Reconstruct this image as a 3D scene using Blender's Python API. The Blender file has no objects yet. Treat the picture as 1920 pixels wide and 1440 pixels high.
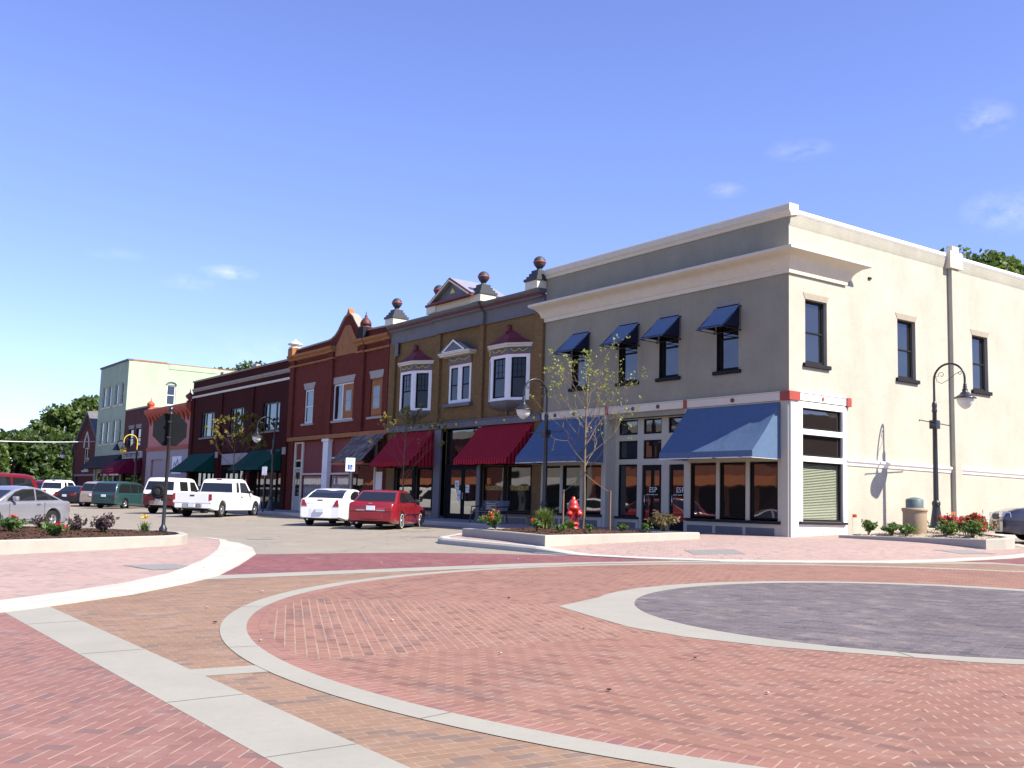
import bpy, bmesh, math, random
from mathutils import Vector, Matrix
from mathutils.geometry import tessellate_polygon
R = math.radians
random.seed(7)
SC = bpy.context.scene
COL = SC.collection

# ---------------------------------------------------------------- camera
CAM = Vector((20.69, -25.275, 0.738))
yaw, pitch, roll = R(35.494), R(6.679), R(1.7095)
d = Vector((-math.cos(yaw)*math.cos(pitch), math.sin(yaw)*math.cos(pitch), math.sin(pitch)))
r0 = d.cross(Vector((0, 0, 1))).normalized(); u0 = r0.cross(d)
rr = r0*math.cos(roll)+u0*math.sin(roll); uu = -r0*math.sin(roll)+u0*math.cos(roll)
cd = bpy.data.cameras.new("camera"); cam = bpy.data.objects.new("camera", cd); COL.objects.link(cam)
cam.matrix_world = Matrix(((rr.x, uu.x, -d.x, CAM.x), (rr.y, uu.y, -d.y, CAM.y), (rr.z, uu.z, -d.z, CAM.z), (0, 0, 0, 1)))
cd.sensor_width = 36; cd.lens = 1925.72/1920*36; cd.clip_start = .1; cd.clip_end = 4000
SC.camera = cam

# ---------------------------------------------------------------- light and sky
SUN_AZ, SUN_EL = R(25), R(46)          # azimuth from +X towards +Y
sdir = Vector((math.cos(SUN_AZ)*math.cos(SUN_EL), math.sin(SUN_AZ)*math.cos(SUN_EL), math.sin(SUN_EL)))
sl = bpy.data.lights.new("sun", 'SUN'); sl.energy = 4.6; sl.angle = R(.53); sl.color = (1, .925, .79)
so = bpy.data.objects.new("sun", sl); COL.objects.link(so)
so.rotation_euler = sdir.to_track_quat('Z', 'Y').to_euler(); so.location = (30, 10, 40)
W = bpy.data.worlds.new("World"); SC.world = W; W.use_nodes = True
nt = W.node_tree; nt.nodes.clear()
sky = nt.nodes.new('ShaderNodeTexSky'); sky.sky_type = 'NISHITA'; sky.sun_disc = False
sky.sun_elevation = SUN_EL; sky.sun_rotation = math.atan2(sdir.x, sdir.y)
sky.air_density = 1.0; sky.dust_density = 0.2; sky.ozone_density = 4.5; sky.altitude = 200
bg = nt.nodes.new('ShaderNodeBackground'); bg.inputs[1].default_value = .109
wo = nt.nodes.new('ShaderNodeOutputWorld')
tc = nt.nodes.new('ShaderNodeTexCoord')
def wmath(op, a, b=None, c=None):
    n = nt.nodes.new('ShaderNodeMath'); n.operation = op
    for i, v in enumerate((a, b, c)):
        if v is None: continue
        if hasattr(v, 'is_linked'): nt.links.new(v, n.inputs[i])
        else: n.inputs[i].default_value = v
    return n.outputs[0]
def wdot(v):
    n = nt.nodes.new('ShaderNodeVectorMath'); n.operation = 'DOT_PRODUCT'
    nt.links.new(tc.outputs['Generated'], n.inputs[0]); n.inputs[1].default_value = v
    return n.outputs['Value']
cn = nt.nodes.new('ShaderNodeTexNoise'); cn.inputs['Scale'].default_value = 30; cn.inputs['Detail'].default_value = 6; cn.inputs['Roughness'].default_value = .62
cmap = nt.nodes.new('ShaderNodeMapping'); cmap.inputs['Scale'].default_value = (1, 1, 1.8)
nt.links.new(tc.outputs['Generated'], cmap.inputs[0]); nt.links.new(cmap.outputs[0], cn.inputs[0])
tot = None                                   # a few small fair-weather wisps
for dv, a, b, st in [((-.921, .329, .207), .030, .008, .9), ((-.934, .299, .195), .035, .009, .35), ((-.459, .82, .342), .026, .018, .55),
                     ((-.648, .701, .298), .022, .009, .45), ((-.59, .737, .33), .034, .012, .45), ((-.458, .849, .265), .042, .024, .5),
                     ((-.948, .235, .213), .030, .007, .25), ((-.90, .40, .13), .16, .035, .22), ((-.99, .10, .10), .2, .04, .12)]:
    v = Vector(dv).normalized(); t1 = v.cross(Vector((0, 0, 1))).normalized(); t2 = t1.cross(v)
    x = wmath('DIVIDE', wdot(t1), a); y = wmath('DIVIDE', wdot(t2), b)
    q = wmath('SQRT', wmath('ADD', wmath('MULTIPLY', x, x), wmath('MULTIPLY', y, y)))
    q = wmath('ADD', q, wmath('MULTIPLY', wmath('LESS_THAN', wdot(v), 0.0), 9.0))
    m = wmath('MAXIMUM', wmath('SUBTRACT', 1.0, q), 0.0)
    m = wmath('MULTIPLY', m, wmath('MAXIMUM', wmath('MULTIPLY', wmath('SUBTRACT', cn.outputs['Fac'], .36), 4.2), 0.0))
    m = wmath('MULTIPLY', m, st)
    tot = m if tot is None else wmath('ADD', tot, m)
tot = wmath('MINIMUM', wmath('MULTIPLY', tot, .26), .28)
mix = nt.nodes.new('ShaderNodeMixRGB'); mix.inputs[2].default_value = (9.5, 8.6, 9.0, 1)
nt.links.new(tot, mix.inputs[0]); nt.links.new(sky.outputs[0], mix.inputs[1])
hsv = nt.nodes.new('ShaderNodeHueSaturation'); hsv.inputs['Hue'].default_value = .524; hsv.inputs['Saturation'].default_value = 1.05
sepz = nt.nodes.new('ShaderNodeSeparateXYZ'); nt.links.new(tc.outputs['Generated'], sepz.inputs[0])   # hazier blue towards the horizon
grd = nt.nodes.new('ShaderNodeValToRGB'); nt.links.new(sepz.outputs[2], grd.inputs[0]); ge = grd.color_ramp.elements
ge[0].position = 0; ge[0].color = (.66, .69, .84, 1); ge[1].position = .34; ge[1].color = (1, 1, 1, 1); k_ = ge.new(.12); k_.color = (.84, .87, .98, 1)
mul = nt.nodes.new('ShaderNodeMixRGB'); mul.blend_type = 'MULTIPLY'; mul.inputs[0].default_value = 1; nt.links.new(mix.outputs[0], mul.inputs[1]); nt.links.new(grd.outputs[0], mul.inputs[2])
nt.links.new(mul.outputs[0], hsv.inputs['Color']); nt.links.new(hsv.outputs[0], bg.inputs[0])
nt.links.new(bg.outputs[0], wo.inputs[0])
SC.view_settings.view_transform = 'Standard'; SC.view_settings.look = 'None'
SC.view_settings.exposure = 1.27; SC.view_settings.gamma = 1

# ---------------------------------------------------------------- mesh helpers
ORG = {}
class MB:
    """collects faces, links them as ONE mesh object; mp maps (along, out, up) onto a wall"""
    def __init__(s, mp=None): s.v = []; s.f = []; s.m = []; s.s = []; s.mp = mp
    def P(s, p): return Vector(s.mp(*p)) if s.mp else Vector(p)
    def poly(s, pts, m=0, sm=False):
        b = len(s.v); s.v += [s.P(p) for p in pts]; s.f.append(tuple(range(b, b+len(pts)))); s.m.append(m); s.s.append(sm)
    def mesh(s, vs, fs, m=0, sm=False):
        b = len(s.v); s.v += [s.P(p) for p in vs]
        for f in fs: s.f.append(tuple(b+i for i in f)); s.m.append(m); s.s.append(sm)
    def box(s, x0, x1, y0, y1, z0, z1, m=0):
        v = [(x, y, z) for x in (x0, x1) for y in (y0, y1) for z in (z0, z1)]
        s.mesh(v, [(0, 1, 3, 2), (4, 6, 7, 5), (0, 4, 5, 1), (2, 3, 7, 6), (0, 2, 6, 4), (1, 5, 7, 3)], m)
    def prism(s, pts, vec, m=0, caps=True, sm=False):
        n = len(pts); a = [Vector(p) for p in pts]; b = [p+Vector(vec) for p in a]
        fs = [(i, (i+1) % n, n+(i+1) % n, n+i) for i in range(n)]
        s.mesh(a+b, fs, m, sm)
        if caps: s.mesh(a+b, [tuple(range(n)), tuple(range(2*n-1, n-1, -1))], m)
    def lathe(s, prof, c=(0, 0, 0), n=16, m=0, ax='z', sm=True, cap=True):
        vs = []; fs = []
        for (r, z) in prof:
            for k in range(n):
                a = 2*math.pi*k/n; x, y = r*math.cos(a), r*math.sin(a)
                p = (x, y, z) if ax == 'z' else ((x, z, y) if ax == 'y' else (z, x, y))
                vs.append((p[0]+c[0], p[1]+c[1], p[2]+c[2]))
        for i in range(len(prof)-1):
            for k in range(n):
                fs.append((i*n+k, i*n+(k+1) % n, (i+1)*n+(k+1) % n, (i+1)*n+k))
        s.mesh(vs, fs, m, sm)
        for i in (0, len(prof)-1):
            if cap and prof[i][0] > 1e-4: s.mesh(vs[i*n:(i+1)*n], [tuple(range(n))], m)
    def tube(s, path, r, n=8, m=0):
        path = [Vector(p) for p in path]; rs = r if isinstance(r, (list, tuple)) else [r]*len(path)
        vs = []; fs = []; nrm = None
        for i, p in enumerate(path):
            t = (path[min(i+1, len(path)-1)]-path[max(i-1, 0)]).normalized()
            if nrm is None: nrm = t.orthogonal().normalized()
            nrm = (nrm-t*nrm.dot(t)).normalized(); bn = t.cross(nrm)
            for k in range(n):
                a = 2*math.pi*k/n; vs.append(p+(nrm*math.cos(a)+bn*math.sin(a))*rs[i])
        for i in range(len(path)-1):
            for k in range(n): fs.append((i*n+k, i*n+(k+1) % n, (i+1)*n+(k+1) % n, (i+1)*n+k))
        s.mesh(vs, fs, m, True)
        s.mesh(vs[:n], [tuple(range(n))], m); s.mesh(vs[-n:], [tuple(range(n))], m)
    def build(s, name, mats, parent=None, bevel=0, seg=2, solid=0, local=False, norm=True, sharp=None):
        if not isinstance(mats, (list, tuple)): mats = [mats]
        org = ORG.get(parent.name, Vector()) if parent and not local else Vector()
        me = bpy.data.meshes.new(name); me.from_pydata([tuple(v-org) for v in s.v], [], s.f)
        for mt in mats: me.materials.append(M[mt])
        me.polygons.foreach_set('material_index', s.m); me.polygons.foreach_set('use_smooth', s.s)
        if norm:
            bm = bmesh.new(); bm.from_mesh(me)
            bmesh.ops.remove_doubles(bm, verts=bm.verts, dist=.0004) if bevel or sharp or solid else None
            bmesh.ops.recalc_face_normals(bm, faces=bm.faces); bm.to_mesh(me); bm.free()
        if sharp: me.polygons.foreach_set('use_smooth', [True]*len(me.polygons)); me.set_sharp_from_angle(angle=R(sharp))
        me.update()
        o = bpy.data.objects.new(name, me); COL.objects.link(o)
        if parent: o.parent = parent
        ORG[o.name] = org
        if solid:
            k = o.modifiers.new('solid', 'SOLIDIFY'); k.thickness = solid; k.offset = 0
        if bevel:
            k = o.modifiers.new('bevel', 'BEVEL'); k.width = bevel; k.segments = seg; k.limit_method = 'ANGLE'; k.angle_limit = R(35)
        return o
def tag(o, label=None, cat=None, group=None, kind=None):
    for k, v in (('label', label), ('category', cat), ('group', group), ('kind', kind)):
        if v: o[k] = v
    return o
def thing(name, label, cat, loc=(0, 0, 0), rz=0, group=None):
    o = bpy.data.objects.new(name, None); COL.objects.link(o); o.empty_display_size = .3
    o.location = loc; o.rotation_euler = (0, 0, rz); ORG[o.name] = Vector(loc)
    return tag(o, label, cat, group)
def dup(root, loc, rz=0, label=None, sc=1):
    def cp(o, par):
        c = o.copy(); COL.objects.link(c); ORG[c.name] = ORG.get(o.name, Vector())
        if par: c.parent = par
        for ch in list(o.children): cp(ch, c)
        return c
    c = cp(root, None); c.location = loc; c.rotation_euler = (0, 0, rz); c.scale = (sc, sc, sc)
    if label: c['label'] = label
    return c
def each(name, mat, root, mp, boxes, bevel=0):
    out = []
    for q in boxes:
        m = MB(mp)
        for k in (q if isinstance(q[0], (tuple, list)) else [q]): m.box(*k)
        out.append(m.build(name, mat, root, bevel=bevel))
    return out
def front(y=0): return lambda u, o, w: (u, y-o, w)
def side(x=0): return lambda u, o, w: (x+o, u, w)
def lettering(name, txt, mat, parent, p, size, mp_rot, ext=.006, align='CENTER', sx=1):
    c = bpy.data.curves.new(name, 'FONT'); c.body = txt; c.size = size; c.extrude = ext; c.align_x = align; c.resolution_u = 2
    c.materials.append(M[mat]); o = bpy.data.objects.new(name, c); COL.objects.link(o); o.parent = parent
    me = bpy.data.meshes.new_from_object(o); bpy.data.objects.remove(o); bpy.data.curves.remove(c)
    o = bpy.data.objects.new(name, me); COL.objects.link(o); o.parent = parent
    o.location = Vector(p)-ORG.get(parent.name, Vector()); o.rotation_euler = mp_rot; o.scale = (sx, 1, 1)
    return o
def sm01(a, b, x):
    t = max(0, min(1, (x-a)/(b-a))); return t*t*(3-2*t)

# ---------------------------------------------------------------- materials
M = {}
class NT:
    def __init__(s, name):
        s.m = bpy.data.materials.new(name); s.m.use_nodes = True; s.t = s.m.node_tree
        s.b = s.t.nodes['Principled BSDF']; M[name] = s.m
    def n(s, k, **kw):
        x = s.t.nodes.new(k)
        for a, v in kw.items(): setattr(x, a, v)
        return x
    def link(s, a, b): s.t.links.new(a, b)
    def sin(s, sock, v):
        if hasattr(v, 'is_linked'): s.link(v, sock)
        else: sock.default_value = v
    def math(s, op, a, b=None, c=None):
        x = s.n('ShaderNodeMath', operation=op)
        for i, v in enumerate((a, b, c)):
            if v is not None: s.sin(x.inputs[i], v)
        return x.outputs[0]
    def mix(s, f, a, b, mode='MIX'):
        x = s.n('ShaderNodeMixRGB', blend_type=mode); s.sin(x.inputs[0], f)
        for i, v in ((1, a), (2, b)):
            if hasattr(v, 'is_linked'): s.link(v, x.inputs[i])
            else: x.inputs[i].default_value = (*v, 1)
        return x.outputs[0]
    def noise(s, scale, detail=4, rough=.6, co='Object', stretch=None):
        x = s.n('ShaderNodeTexNoise'); x.inputs['Scale'].default_value = scale; x.inputs['Detail'].default_value = detail; x.inputs['Roughness'].default_value = rough
        src = s.n('ShaderNodeNewGeometry').outputs['Position'] if co == 'World' else s.n('ShaderNodeTexCoord').outputs[co]
        if stretch:
            mp = s.n('ShaderNodeMapping'); mp.inputs['Scale'].default_value = stretch; s.link(src, mp.inputs[0]); src = mp.outputs[0]
        s.link(src, x.inputs[0]); return x.outputs['Fac']
    def remap(s, v, a, b, c=0, d=1):
        x = s.n('ShaderNodeMapRange'); s.sin(x.inputs[0], v)
        for i, k in enumerate((a, b, c, d)): x.inputs[i+1].default_value = k
        return x.outputs[0]
    def col(s, c): s.sin(s.b.inputs['Base Color'], c if hasattr(c, 'is_linked') else (*c, 1))
    def bump(s, h, st=.3, dist=.02):
        x = s.n('ShaderNodeBump'); x.inputs['Strength'].default_value = st; x.inputs['Distance'].default_value = dist
        s.link(h, x.inputs['Height']); s.link(x.outputs[0], s.b.inputs['Normal'])
def vary(t, c, amt, scale, co='World'):
    f = t.noise(scale, 5, .65, co)
    return t.mix(t.remap(f, .3, .7), tuple(k*(1-amt) for k in c), tuple(min(1, k*(1+amt)) for k in c))
def pm(name, c, rough=.75, amt=.12, scale=3, bump=0, metal=0, coat=0, spec=.5, bscale=40, co='World'):
    t = NT(name); t.col(vary(t, c, amt, scale, co) if amt else c)
    t.b.inputs['Roughness'].default_value = rough; t.b.inputs['Metallic'].default_value = metal
    t.b.inputs['Coat Weight'].default_value = coat; t.b.inputs['Coat Roughness'].default_value = .04
    t.b.inputs['Specular IOR Level'].default_value = spec if rough < .8 else .15
    if bump: t.bump(t.noise(bscale, 4, .6, co), bump)
    return t
def stucco(name, c, amt=.10):
    t = NT(name); a = vary(t, c, amt, .7)
    f = t.noise(1.3, 5, .7, 'World', (1, 1, .22))
    a = t.mix(t.math('MULTIPLY', t.remap(f, .48, .76), .26), a, tuple(k*.62 for k in c))
    geo = t.n('ShaderNodeNewGeometry'); sp = t.n('ShaderNodeSeparateXYZ'); t.link(geo.outputs['Position'], sp.inputs[0])
    cb = t.n('ShaderNodeCombineXYZ'); t.link(t.math('ADD', sp.outputs[0], sp.outputs[1]), cb.inputs[0]); t.link(sp.outputs[2], cb.inputs[1])
    br = t.n('ShaderNodeTexBrick'); t.link(cb.outputs[0], br.inputs['Vector']); br.inputs['Scale'].default_value = 1
    br.inputs['Brick Width'].default_value = .215; br.inputs['Row Height'].default_value = .075; br.inputs['Mortar Size'].default_value = .009
    br.inputs['Color1'].default_value = (.9, .9, .9, 1); br.inputs['Color2'].default_value = (1, 1, 1, 1); br.inputs['Mortar'].default_value = (.72, .72, .72, 1)
    a = t.mix(t.math('MULTIPLY', t.remap(sp.outputs[2], .05, 1.1, 1, 0), t.remap(t.noise(2.2, 5, .7, 'World'), .35, .65, .05, .4)), a, tuple(k*.55 for k in c))
    t.col(t.mix(.32, a, br.outputs['Color'], 'MULTIPLY')); t.b.inputs['Roughness'].default_value = .85; t.b.inputs['Specular IOR Level'].default_value = .2
    t.bump(t.math('ADD', t.math('MULTIPLY', br.outputs['Fac'], -1.0), t.math('MULTIPLY', t.noise(25, 4, .6, 'World'), .6)), .35, .006)
    return t
def brick(name, c1, c2, mortar, amt=.18, bw=.215, bh=.075, soot=.35):
    t = NT(name); geo = t.n('ShaderNodeNewGeometry'); sp = t.n('ShaderNodeSeparateXYZ'); t.link(geo.outputs['Position'], sp.inputs[0])
    cb = t.n('ShaderNodeCombineXYZ'); t.link(t.math('ADD', sp.outputs[0], sp.outputs[1]), cb.inputs[0]); t.link(sp.outputs[2], cb.inputs[1])
    br = t.n('ShaderNodeTexBrick'); t.link(cb.outputs[0], br.inputs['Vector']); br.inputs['Scale'].default_value = 1
    br.inputs['Brick Width'].default_value = bw; br.inputs['Row Height'].default_value = bh; br.inputs['Mortar Size'].default_value = .006
    br.inputs['Color1'].default_value = (*c1, 1); br.inputs['Color2'].default_value = (*c2, 1); br.inputs['Mortar'].default_value = (*mortar, 1); br.inputs['Bias'].default_value = -.1
    f = t.noise(1.1, 6, .7, 'World'); f2 = t.noise(.35, 3, .6, 'World', (1, 1, .5))
    a = t.mix(t.math('MULTIPLY', t.remap(f, .35, .75), amt*2), br.outputs['Color'], tuple(k*.5 for k in c1))
    a = t.mix(t.math('MULTIPLY', t.remap(f2, .5, .75), soot), a, tuple(k*.45 for k in c2))
    t.col(a); t.b.inputs['Roughness'].default_value = .9; t.b.inputs['Specular IOR Level'].default_value = .08
    t.bump(t.math('ADD', t.math('MULTIPLY', br.outputs['Fac'], -1.0), t.math('MULTIPLY', f, .5)), .4, .008)
    return t
def paver(name, ca, cb_, jl, jd, rot, size=.1, tint=None, w=.06, amt=1.0, mode='herring', ctr=(0, 0), rad=1, j2=0, j1=.48):
    """clay pavers: herringbone, or radial soldiers around ctr"""
    t = NT(name); geo = t.n('ShaderNodeNewGeometry'); sp = t.n('ShaderNodeSeparateXYZ'); t.link(geo.outputs['Position'], sp.inputs[0])
    px, py = sp.outputs[0], sp.outputs[1]; mt = t.math
    wob = t.math('MULTIPLY', t.math('SUBTRACT', t.noise(1.7, 2, .5, 'World'), .5), .03)
    if mode == 'herring':
        c, s_ = math.cos(rot)/size, math.sin(rot)/size
        x = mt('ADD', mt('ADD', mt('MULTIPLY', px, c), mt('MULTIPLY', py, s_)), wob); y = mt('ADD', mt('SUBTRACT', mt('MULTIPLY', py, c), mt('MULTIPLY', px, s_)), wob)
        i = mt('FLOOR', x); j = mt('FLOOR', y); fx = mt('SUBTRACT', x, i); fy = mt('SUBTRACT', y, j)
        s4 = mt('FLOORED_MODULO', mt('SUBTRACT', i, j), 4.0)
        e = [mt('COMPARE', s4, float(k), .1) for k in range(4)]
        dx = mt('MINIMUM', mt('ADD', fx, mt('MULTIPLY', e[1], 9.)), mt('ADD', mt('SUBTRACT', 1.0, fx), mt('MULTIPLY', e[0], 9.)))
        dy = mt('MINIMUM', mt('ADD', fy, mt('MULTIPLY', e[2], 9.)), mt('ADD', mt('SUBTRACT', 1.0, fy), mt('MULTIPLY', e[3], 9.)))
        ix = mt('SUBTRACT', i, e[1]); iy = mt('SUBTRACT', j, e[2])
    elif mode == 'radial':
        ox = mt('SUBTRACT', px, ctr[0]); oy = mt('SUBTRACT', py, ctr[1])
        x = mt('MULTIPLY', mt('ARCTAN2', oy, ox), rad/size); y = mt('DIVIDE', mt('SQRT', mt('ADD', mt('MULTIPLY', ox, ox), mt('MULTIPLY', oy, oy))), size*2)
        i = mt('FLOOR', x); j = mt('FLOOR', y); fx = mt('SUBTRACT', x, i); fy = mt('SUBTRACT', y, j)
        dx = mt('MINIMUM', fx, mt('SUBTRACT', 1.0, fx)); dy = mt('MULTIPLY', mt('MINIMUM', fy, mt('SUBTRACT', 1.0, fy)), 2.0); ix, iy = i, j
    else:                                  # running bond courses, straight or square to ten sectors round ctr
        if mode == 'sector':
            ox = mt('SUBTRACT', px, ctr[0]); oy = mt('SUBTRACT', py, ctr[1]); th = mt('ARCTAN2', oy, ox)
            sk = mt('FLOOR', mt('DIVIDE', mt('SUBTRACT', th, R(228.5)), R(36))); ph = mt('ADD', mt('MULTIPLY', mt('ADD', sk, .5), R(36)), R(228.5))
            cs, sn = mt('COSINE', ph), mt('SINE', ph); rho = mt('ADD', mt('MULTIPLY', ox, cs), mt('MULTIPLY', oy, sn)); tau = mt('SUBTRACT', mt('MULTIPLY', oy, cs), mt('MULTIPLY', ox, sn))
        else:
            c, s_ = math.cos(rot), math.sin(rot); tau = mt('ADD', mt('MULTIPLY', px, c), mt('MULTIPLY', py, s_)); rho = mt('SUBTRACT', mt('MULTIPLY', py, c), mt('MULTIPLY', px, s_))
        x = mt('ADD', mt('MULTIPLY', tau, .5/size), mt('MULTIPLY', wob, .5)); y = mt('ADD', mt('MULTIPLY', rho, 1/size), wob)
        j = mt('FLOOR', y); x = mt('ADD', x, mt('MULTIPLY', mt('FLOORED_MODULO', j, 2.0), .5)); i = mt('FLOOR', x); fx = mt('SUBTRACT', x, i); fy = mt('SUBTRACT', y, j)
        dx = mt('MULTIPLY', mt('MINIMUM', fx, mt('SUBTRACT', 1.0, fx)), 2.0); dy = mt('MINIMUM', fy, mt('SUBTRACT', 1.0, fy)); ix, iy = i, j
    cv = t.n('ShaderNodeCombineXYZ'); t.link(ix, cv.inputs[0]); t.link(iy, cv.inputs[1])
    wn = t.n('ShaderNodeTexWhiteNoise', noise_dimensions='2D'); t.link(cv.outputs[0], wn.inputs['Vector'])
    rp = t.n('ShaderNodeValToRGB'); t.link(wn.outputs['Value'], rp.inputs[0]); el = rp.color_ramp.elements
    el[0].color = (*ca, 1); el[1].color = (*cb_, 1)
    if tint:
        k = el.new(.86); k.color = (*cb_, 1); k = el.new(.9); k.color = (*tint, 1); el[-1].color = (*tint, 1)
    a = rp.outputs[0]
    f = t.noise(.55, 5, .65, 'World'); f2 = t.noise(2.6, 5, .7, 'World')
    a = t.mix(t.math('MULTIPLY', t.remap(f, .48, .72), .30*amt), a, tuple(k*.5 for k in ca))
    a = t.mix(t.math('MULTIPLY', t.remap(f2, .52, .78), .32*amt), a, (.34, .27, .22))
    f3 = t.noise(9, 4, .7, 'World')
    a = t.mix(t.math('MULTIPLY', t.remap(f3, .5, .8), .28), a, tuple(k*.55 for k in ca))
    jn = t.noise(3.1, 3, .6, 'World')
    J1 = mt('LESS_THAN', dx, w); J2 = mt('LESS_THAN', dy, w*.6)
    if mode == 'sector':                   # rubber smears running with the courses near the rim; sand filled unevenly from sector to sector
        cm = t.n('ShaderNodeCombineXYZ'); t.link(mt('MULTIPLY', tau, .55), cm.inputs[0]); t.link(mt('MULTIPLY', rho, 7.0), cm.inputs[1])
        ns = t.n('ShaderNodeTexNoise'); ns.inputs['Scale'].default_value = 1.0; ns.inputs['Detail'].default_value = 5; t.link(cm.outputs[0], ns.inputs[0])
        rim = mt('MULTIPLY', t.remap(rho, 6.0, 7.2), t.remap(ns.outputs['Fac'], .52, .68))
        a = t.mix(mt('MULTIPLY', rim, .55), a, (.075, .055, .06))
        left = mt('COMPARE', sk, 0.0, .1); left = mt('MAXIMUM', left, mt('COMPARE', sk, -10.0, .1))
        a = t.mix(mt('MULTIPLY', mt('MULTIPLY', left, mt('LESS_THAN', dy, w*.8)), mt('MULTIPLY', t.remap(jn, .3, .6, .3, .7), mt('SUBTRACT', 1.0, t.remap(mt('ABSOLUTE', tau), 2.0, 3.2)))), a, jl)
    a = t.mix(mt('MULTIPLY', J2, .38), a, jd)
    a = t.mix(mt('MULTIPLY', J1, t.remap(jn, .3, .6, .12, j1)), a, jl)
    if j2: a = t.mix(mt('MULTIPLY', J2, t.remap(jn, .3, .6, .1, j2)), a, jl)
    t.col(a); t.b.inputs['Roughness'].default_value = .88; t.b.inputs['Specular IOR Level'].default_value = .3
    t.bump(mt('ADD', mt('MINIMUM', mt('MINIMUM', dx, dy), .12), mt('MULTIPLY', f3, .05)), .35, .03)
    return t
def paint(name, c, metal=0, flake=0):
    t = NT(name); t.col(vary(t, c, .03, 2, 'Object')); b = t.b.inputs
    b['Roughness'].default_value = .32 if metal else .38; b['Metallic'].default_value = metal; b['Coat Weight'].default_value = .9; b['Coat Roughness'].default_value = .05
    dn = t.noise(5, 4, .7, 'Object'); t.link(t.remap(dn, .4, .7, .28, .45), b['Roughness'])
    return t
def glass(name, c=(.012, .013, .016), rough=.02, ior=1.6, wav=.012):
    t = NT(name); t.col(c); t.b.inputs['Roughness'].default_value = rough; t.b.inputs['IOR'].default_value = ior; t.b.inputs['Specular IOR Level'].default_value = .75
    if wav: t.bump(t.noise(1.1, 1, .4, 'World'), wav, .5)
    return t
def concrete(name, c, amt=.1, crack=True, joint=None):
    t = NT(name); a = vary(t, c, amt, 1.2); f = t.noise(14, 5, .7, 'World')
    a = t.mix(t.math('MULTIPLY', t.remap(f, .5, .8), .3), a, tuple(k*.7 for k in c))
    f2 = t.noise(.5, 5, .65, 'World'); a = t.mix(t.math('MULTIPLY', t.remap(f2, .5, .75), .28), a, tuple(k*.68 for k in c))
    if crack:
        vo = t.n('ShaderNodeTexVoronoi', feature='DISTANCE_TO_EDGE'); vo.inputs['Scale'].default_value = .35
        geo = t.n('ShaderNodeNewGeometry'); nz = t.n('ShaderNodeTexNoise'); nz.inputs['Scale'].default_value = 1.1; t.link(geo.outputs['Position'], nz.inputs[0])
        ad = t.n('ShaderNodeVectorMath', operation='ADD'); t.link(geo.outputs['Position'], ad.inputs[0]); t.link(nz.outputs['Color'], ad.inputs[1]); t.link(ad.outputs[0], vo.inputs['Vector'])
        a = t.mix(t.math('MULTIPLY', t.math('LESS_THAN', vo.outputs['Distance'], .006), .5), a, tuple(k*.35 for k in c))
    t.col(a); t.b.inputs['Roughness'].default_value = .9; t.bump(f, .2, .01)
    return t
def leafm(name, c1, c2, trans=.35):
    t = NT(name); geo = t.n('ShaderNodeNewGeometry'); rp = t.n('ShaderNodeValToRGB')
    rp.color_ramp.elements[0].color = (*c1, 1); rp.color_ramp.elements[1].color = (*c2, 1)
    t.link(geo.outputs['Random Per Island'], rp.inputs[0]); t.link(rp.outputs[0], t.b.inputs['Base Color']); t.b.inputs['Roughness'].default_value = .55
    tr = t.n('ShaderNodeBsdfTranslucent'); t.link(t.mix(.5, rp.outputs[0], (.25, .35, .03), 'ADD'), tr.inputs[0])
    mx = t.n('ShaderNodeMixShader'); mx.inputs[0].default_value = trans; out = t.t.nodes['Material Output']
    t.link(t.b.outputs[0], mx.inputs[1]); t.link(tr.outputs[0], mx.inputs[2]); t.link(mx.outputs[0], out.inputs[0])
def stripes(name, base, line, w=.17, frac=.16):
    t = NT(name); geo = t.n('ShaderNodeNewGeometry'); sp = t.n('ShaderNodeSeparateXYZ'); t.link(geo.outputs['Position'], sp.inputs[0])
    nx = t.n('ShaderNodeSeparateXYZ'); t.link(geo.outputs['True Normal'], nx.inputs[0])
    isx = t.math('GREATER_THAN', t.math('ABSOLUTE', nx.outputs[0]), .7)
    u = t.math('ADD', t.math('MULTIPLY', sp.outputs[0], t.math('SUBTRACT', 1.0, isx)), t.math('MULTIPLY', sp.outputs[1], isx))
    f = t.math('LESS_THAN', t.math('FRACT', t.math('DIVIDE', u, w)), frac)
    t.col(t.mix(f, vary(t, base, .08, 4), line)); t.b.inputs['Roughness'].default_value = .85; t.b.inputs['Specular IOR Level'].default_value = .12
# surfaces
stucco('shaded_stucco', (.285, .264, .198)); stucco('cream_stucco', (.41, .392, .325));  # front wall: the cream paint again, its shade put into the colour
pm('cream_trim', (.60, .54, .42), .6, .05); pm('pale_trim', (.41, .40, .315), .6, .05); pm('white_trim', (.74, .73, .70), .6, .04)  # front trim likewise darkened and warmed for the shade
pm('slate_trim', (.105, .103, .115), .6, .12, 2); pm('dark_frame', (.011, .011, .013), .8, .1); pm('dark_sill', (.018, .017, .021), .8, .1)
pm('brick_red_paint', (.30, .045, .03), .6, .08); pm('maroon_paint', (.16, .022, .03), .6, .08); pm('dark_slate', (.030, .032, .040), .6, .1); pm('brown_button', (.09, .035, .03), .5, 0)
pm('gold_paint', (.62, .45, .10), .45, .05); pm('roof_grey', (.12, .12, .13), .8, .15); pm('roof_silver', (.42, .42, .45), .35, .08, metal=.5)
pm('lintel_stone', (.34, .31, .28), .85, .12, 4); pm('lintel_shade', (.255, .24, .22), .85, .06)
brick('tan_brick', (.218, .134, .056), (.17, .100, .044), (.17, .125, .075), soot=.2)
brick('red_brick', (.162, .032, .022), (.112, .024, .019), (.12, .065, .052))
brick('brown_brick', (.066, .0125, .0105), (.046, .0095, .009), (.045, .024, .022), soot=.25)
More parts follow.
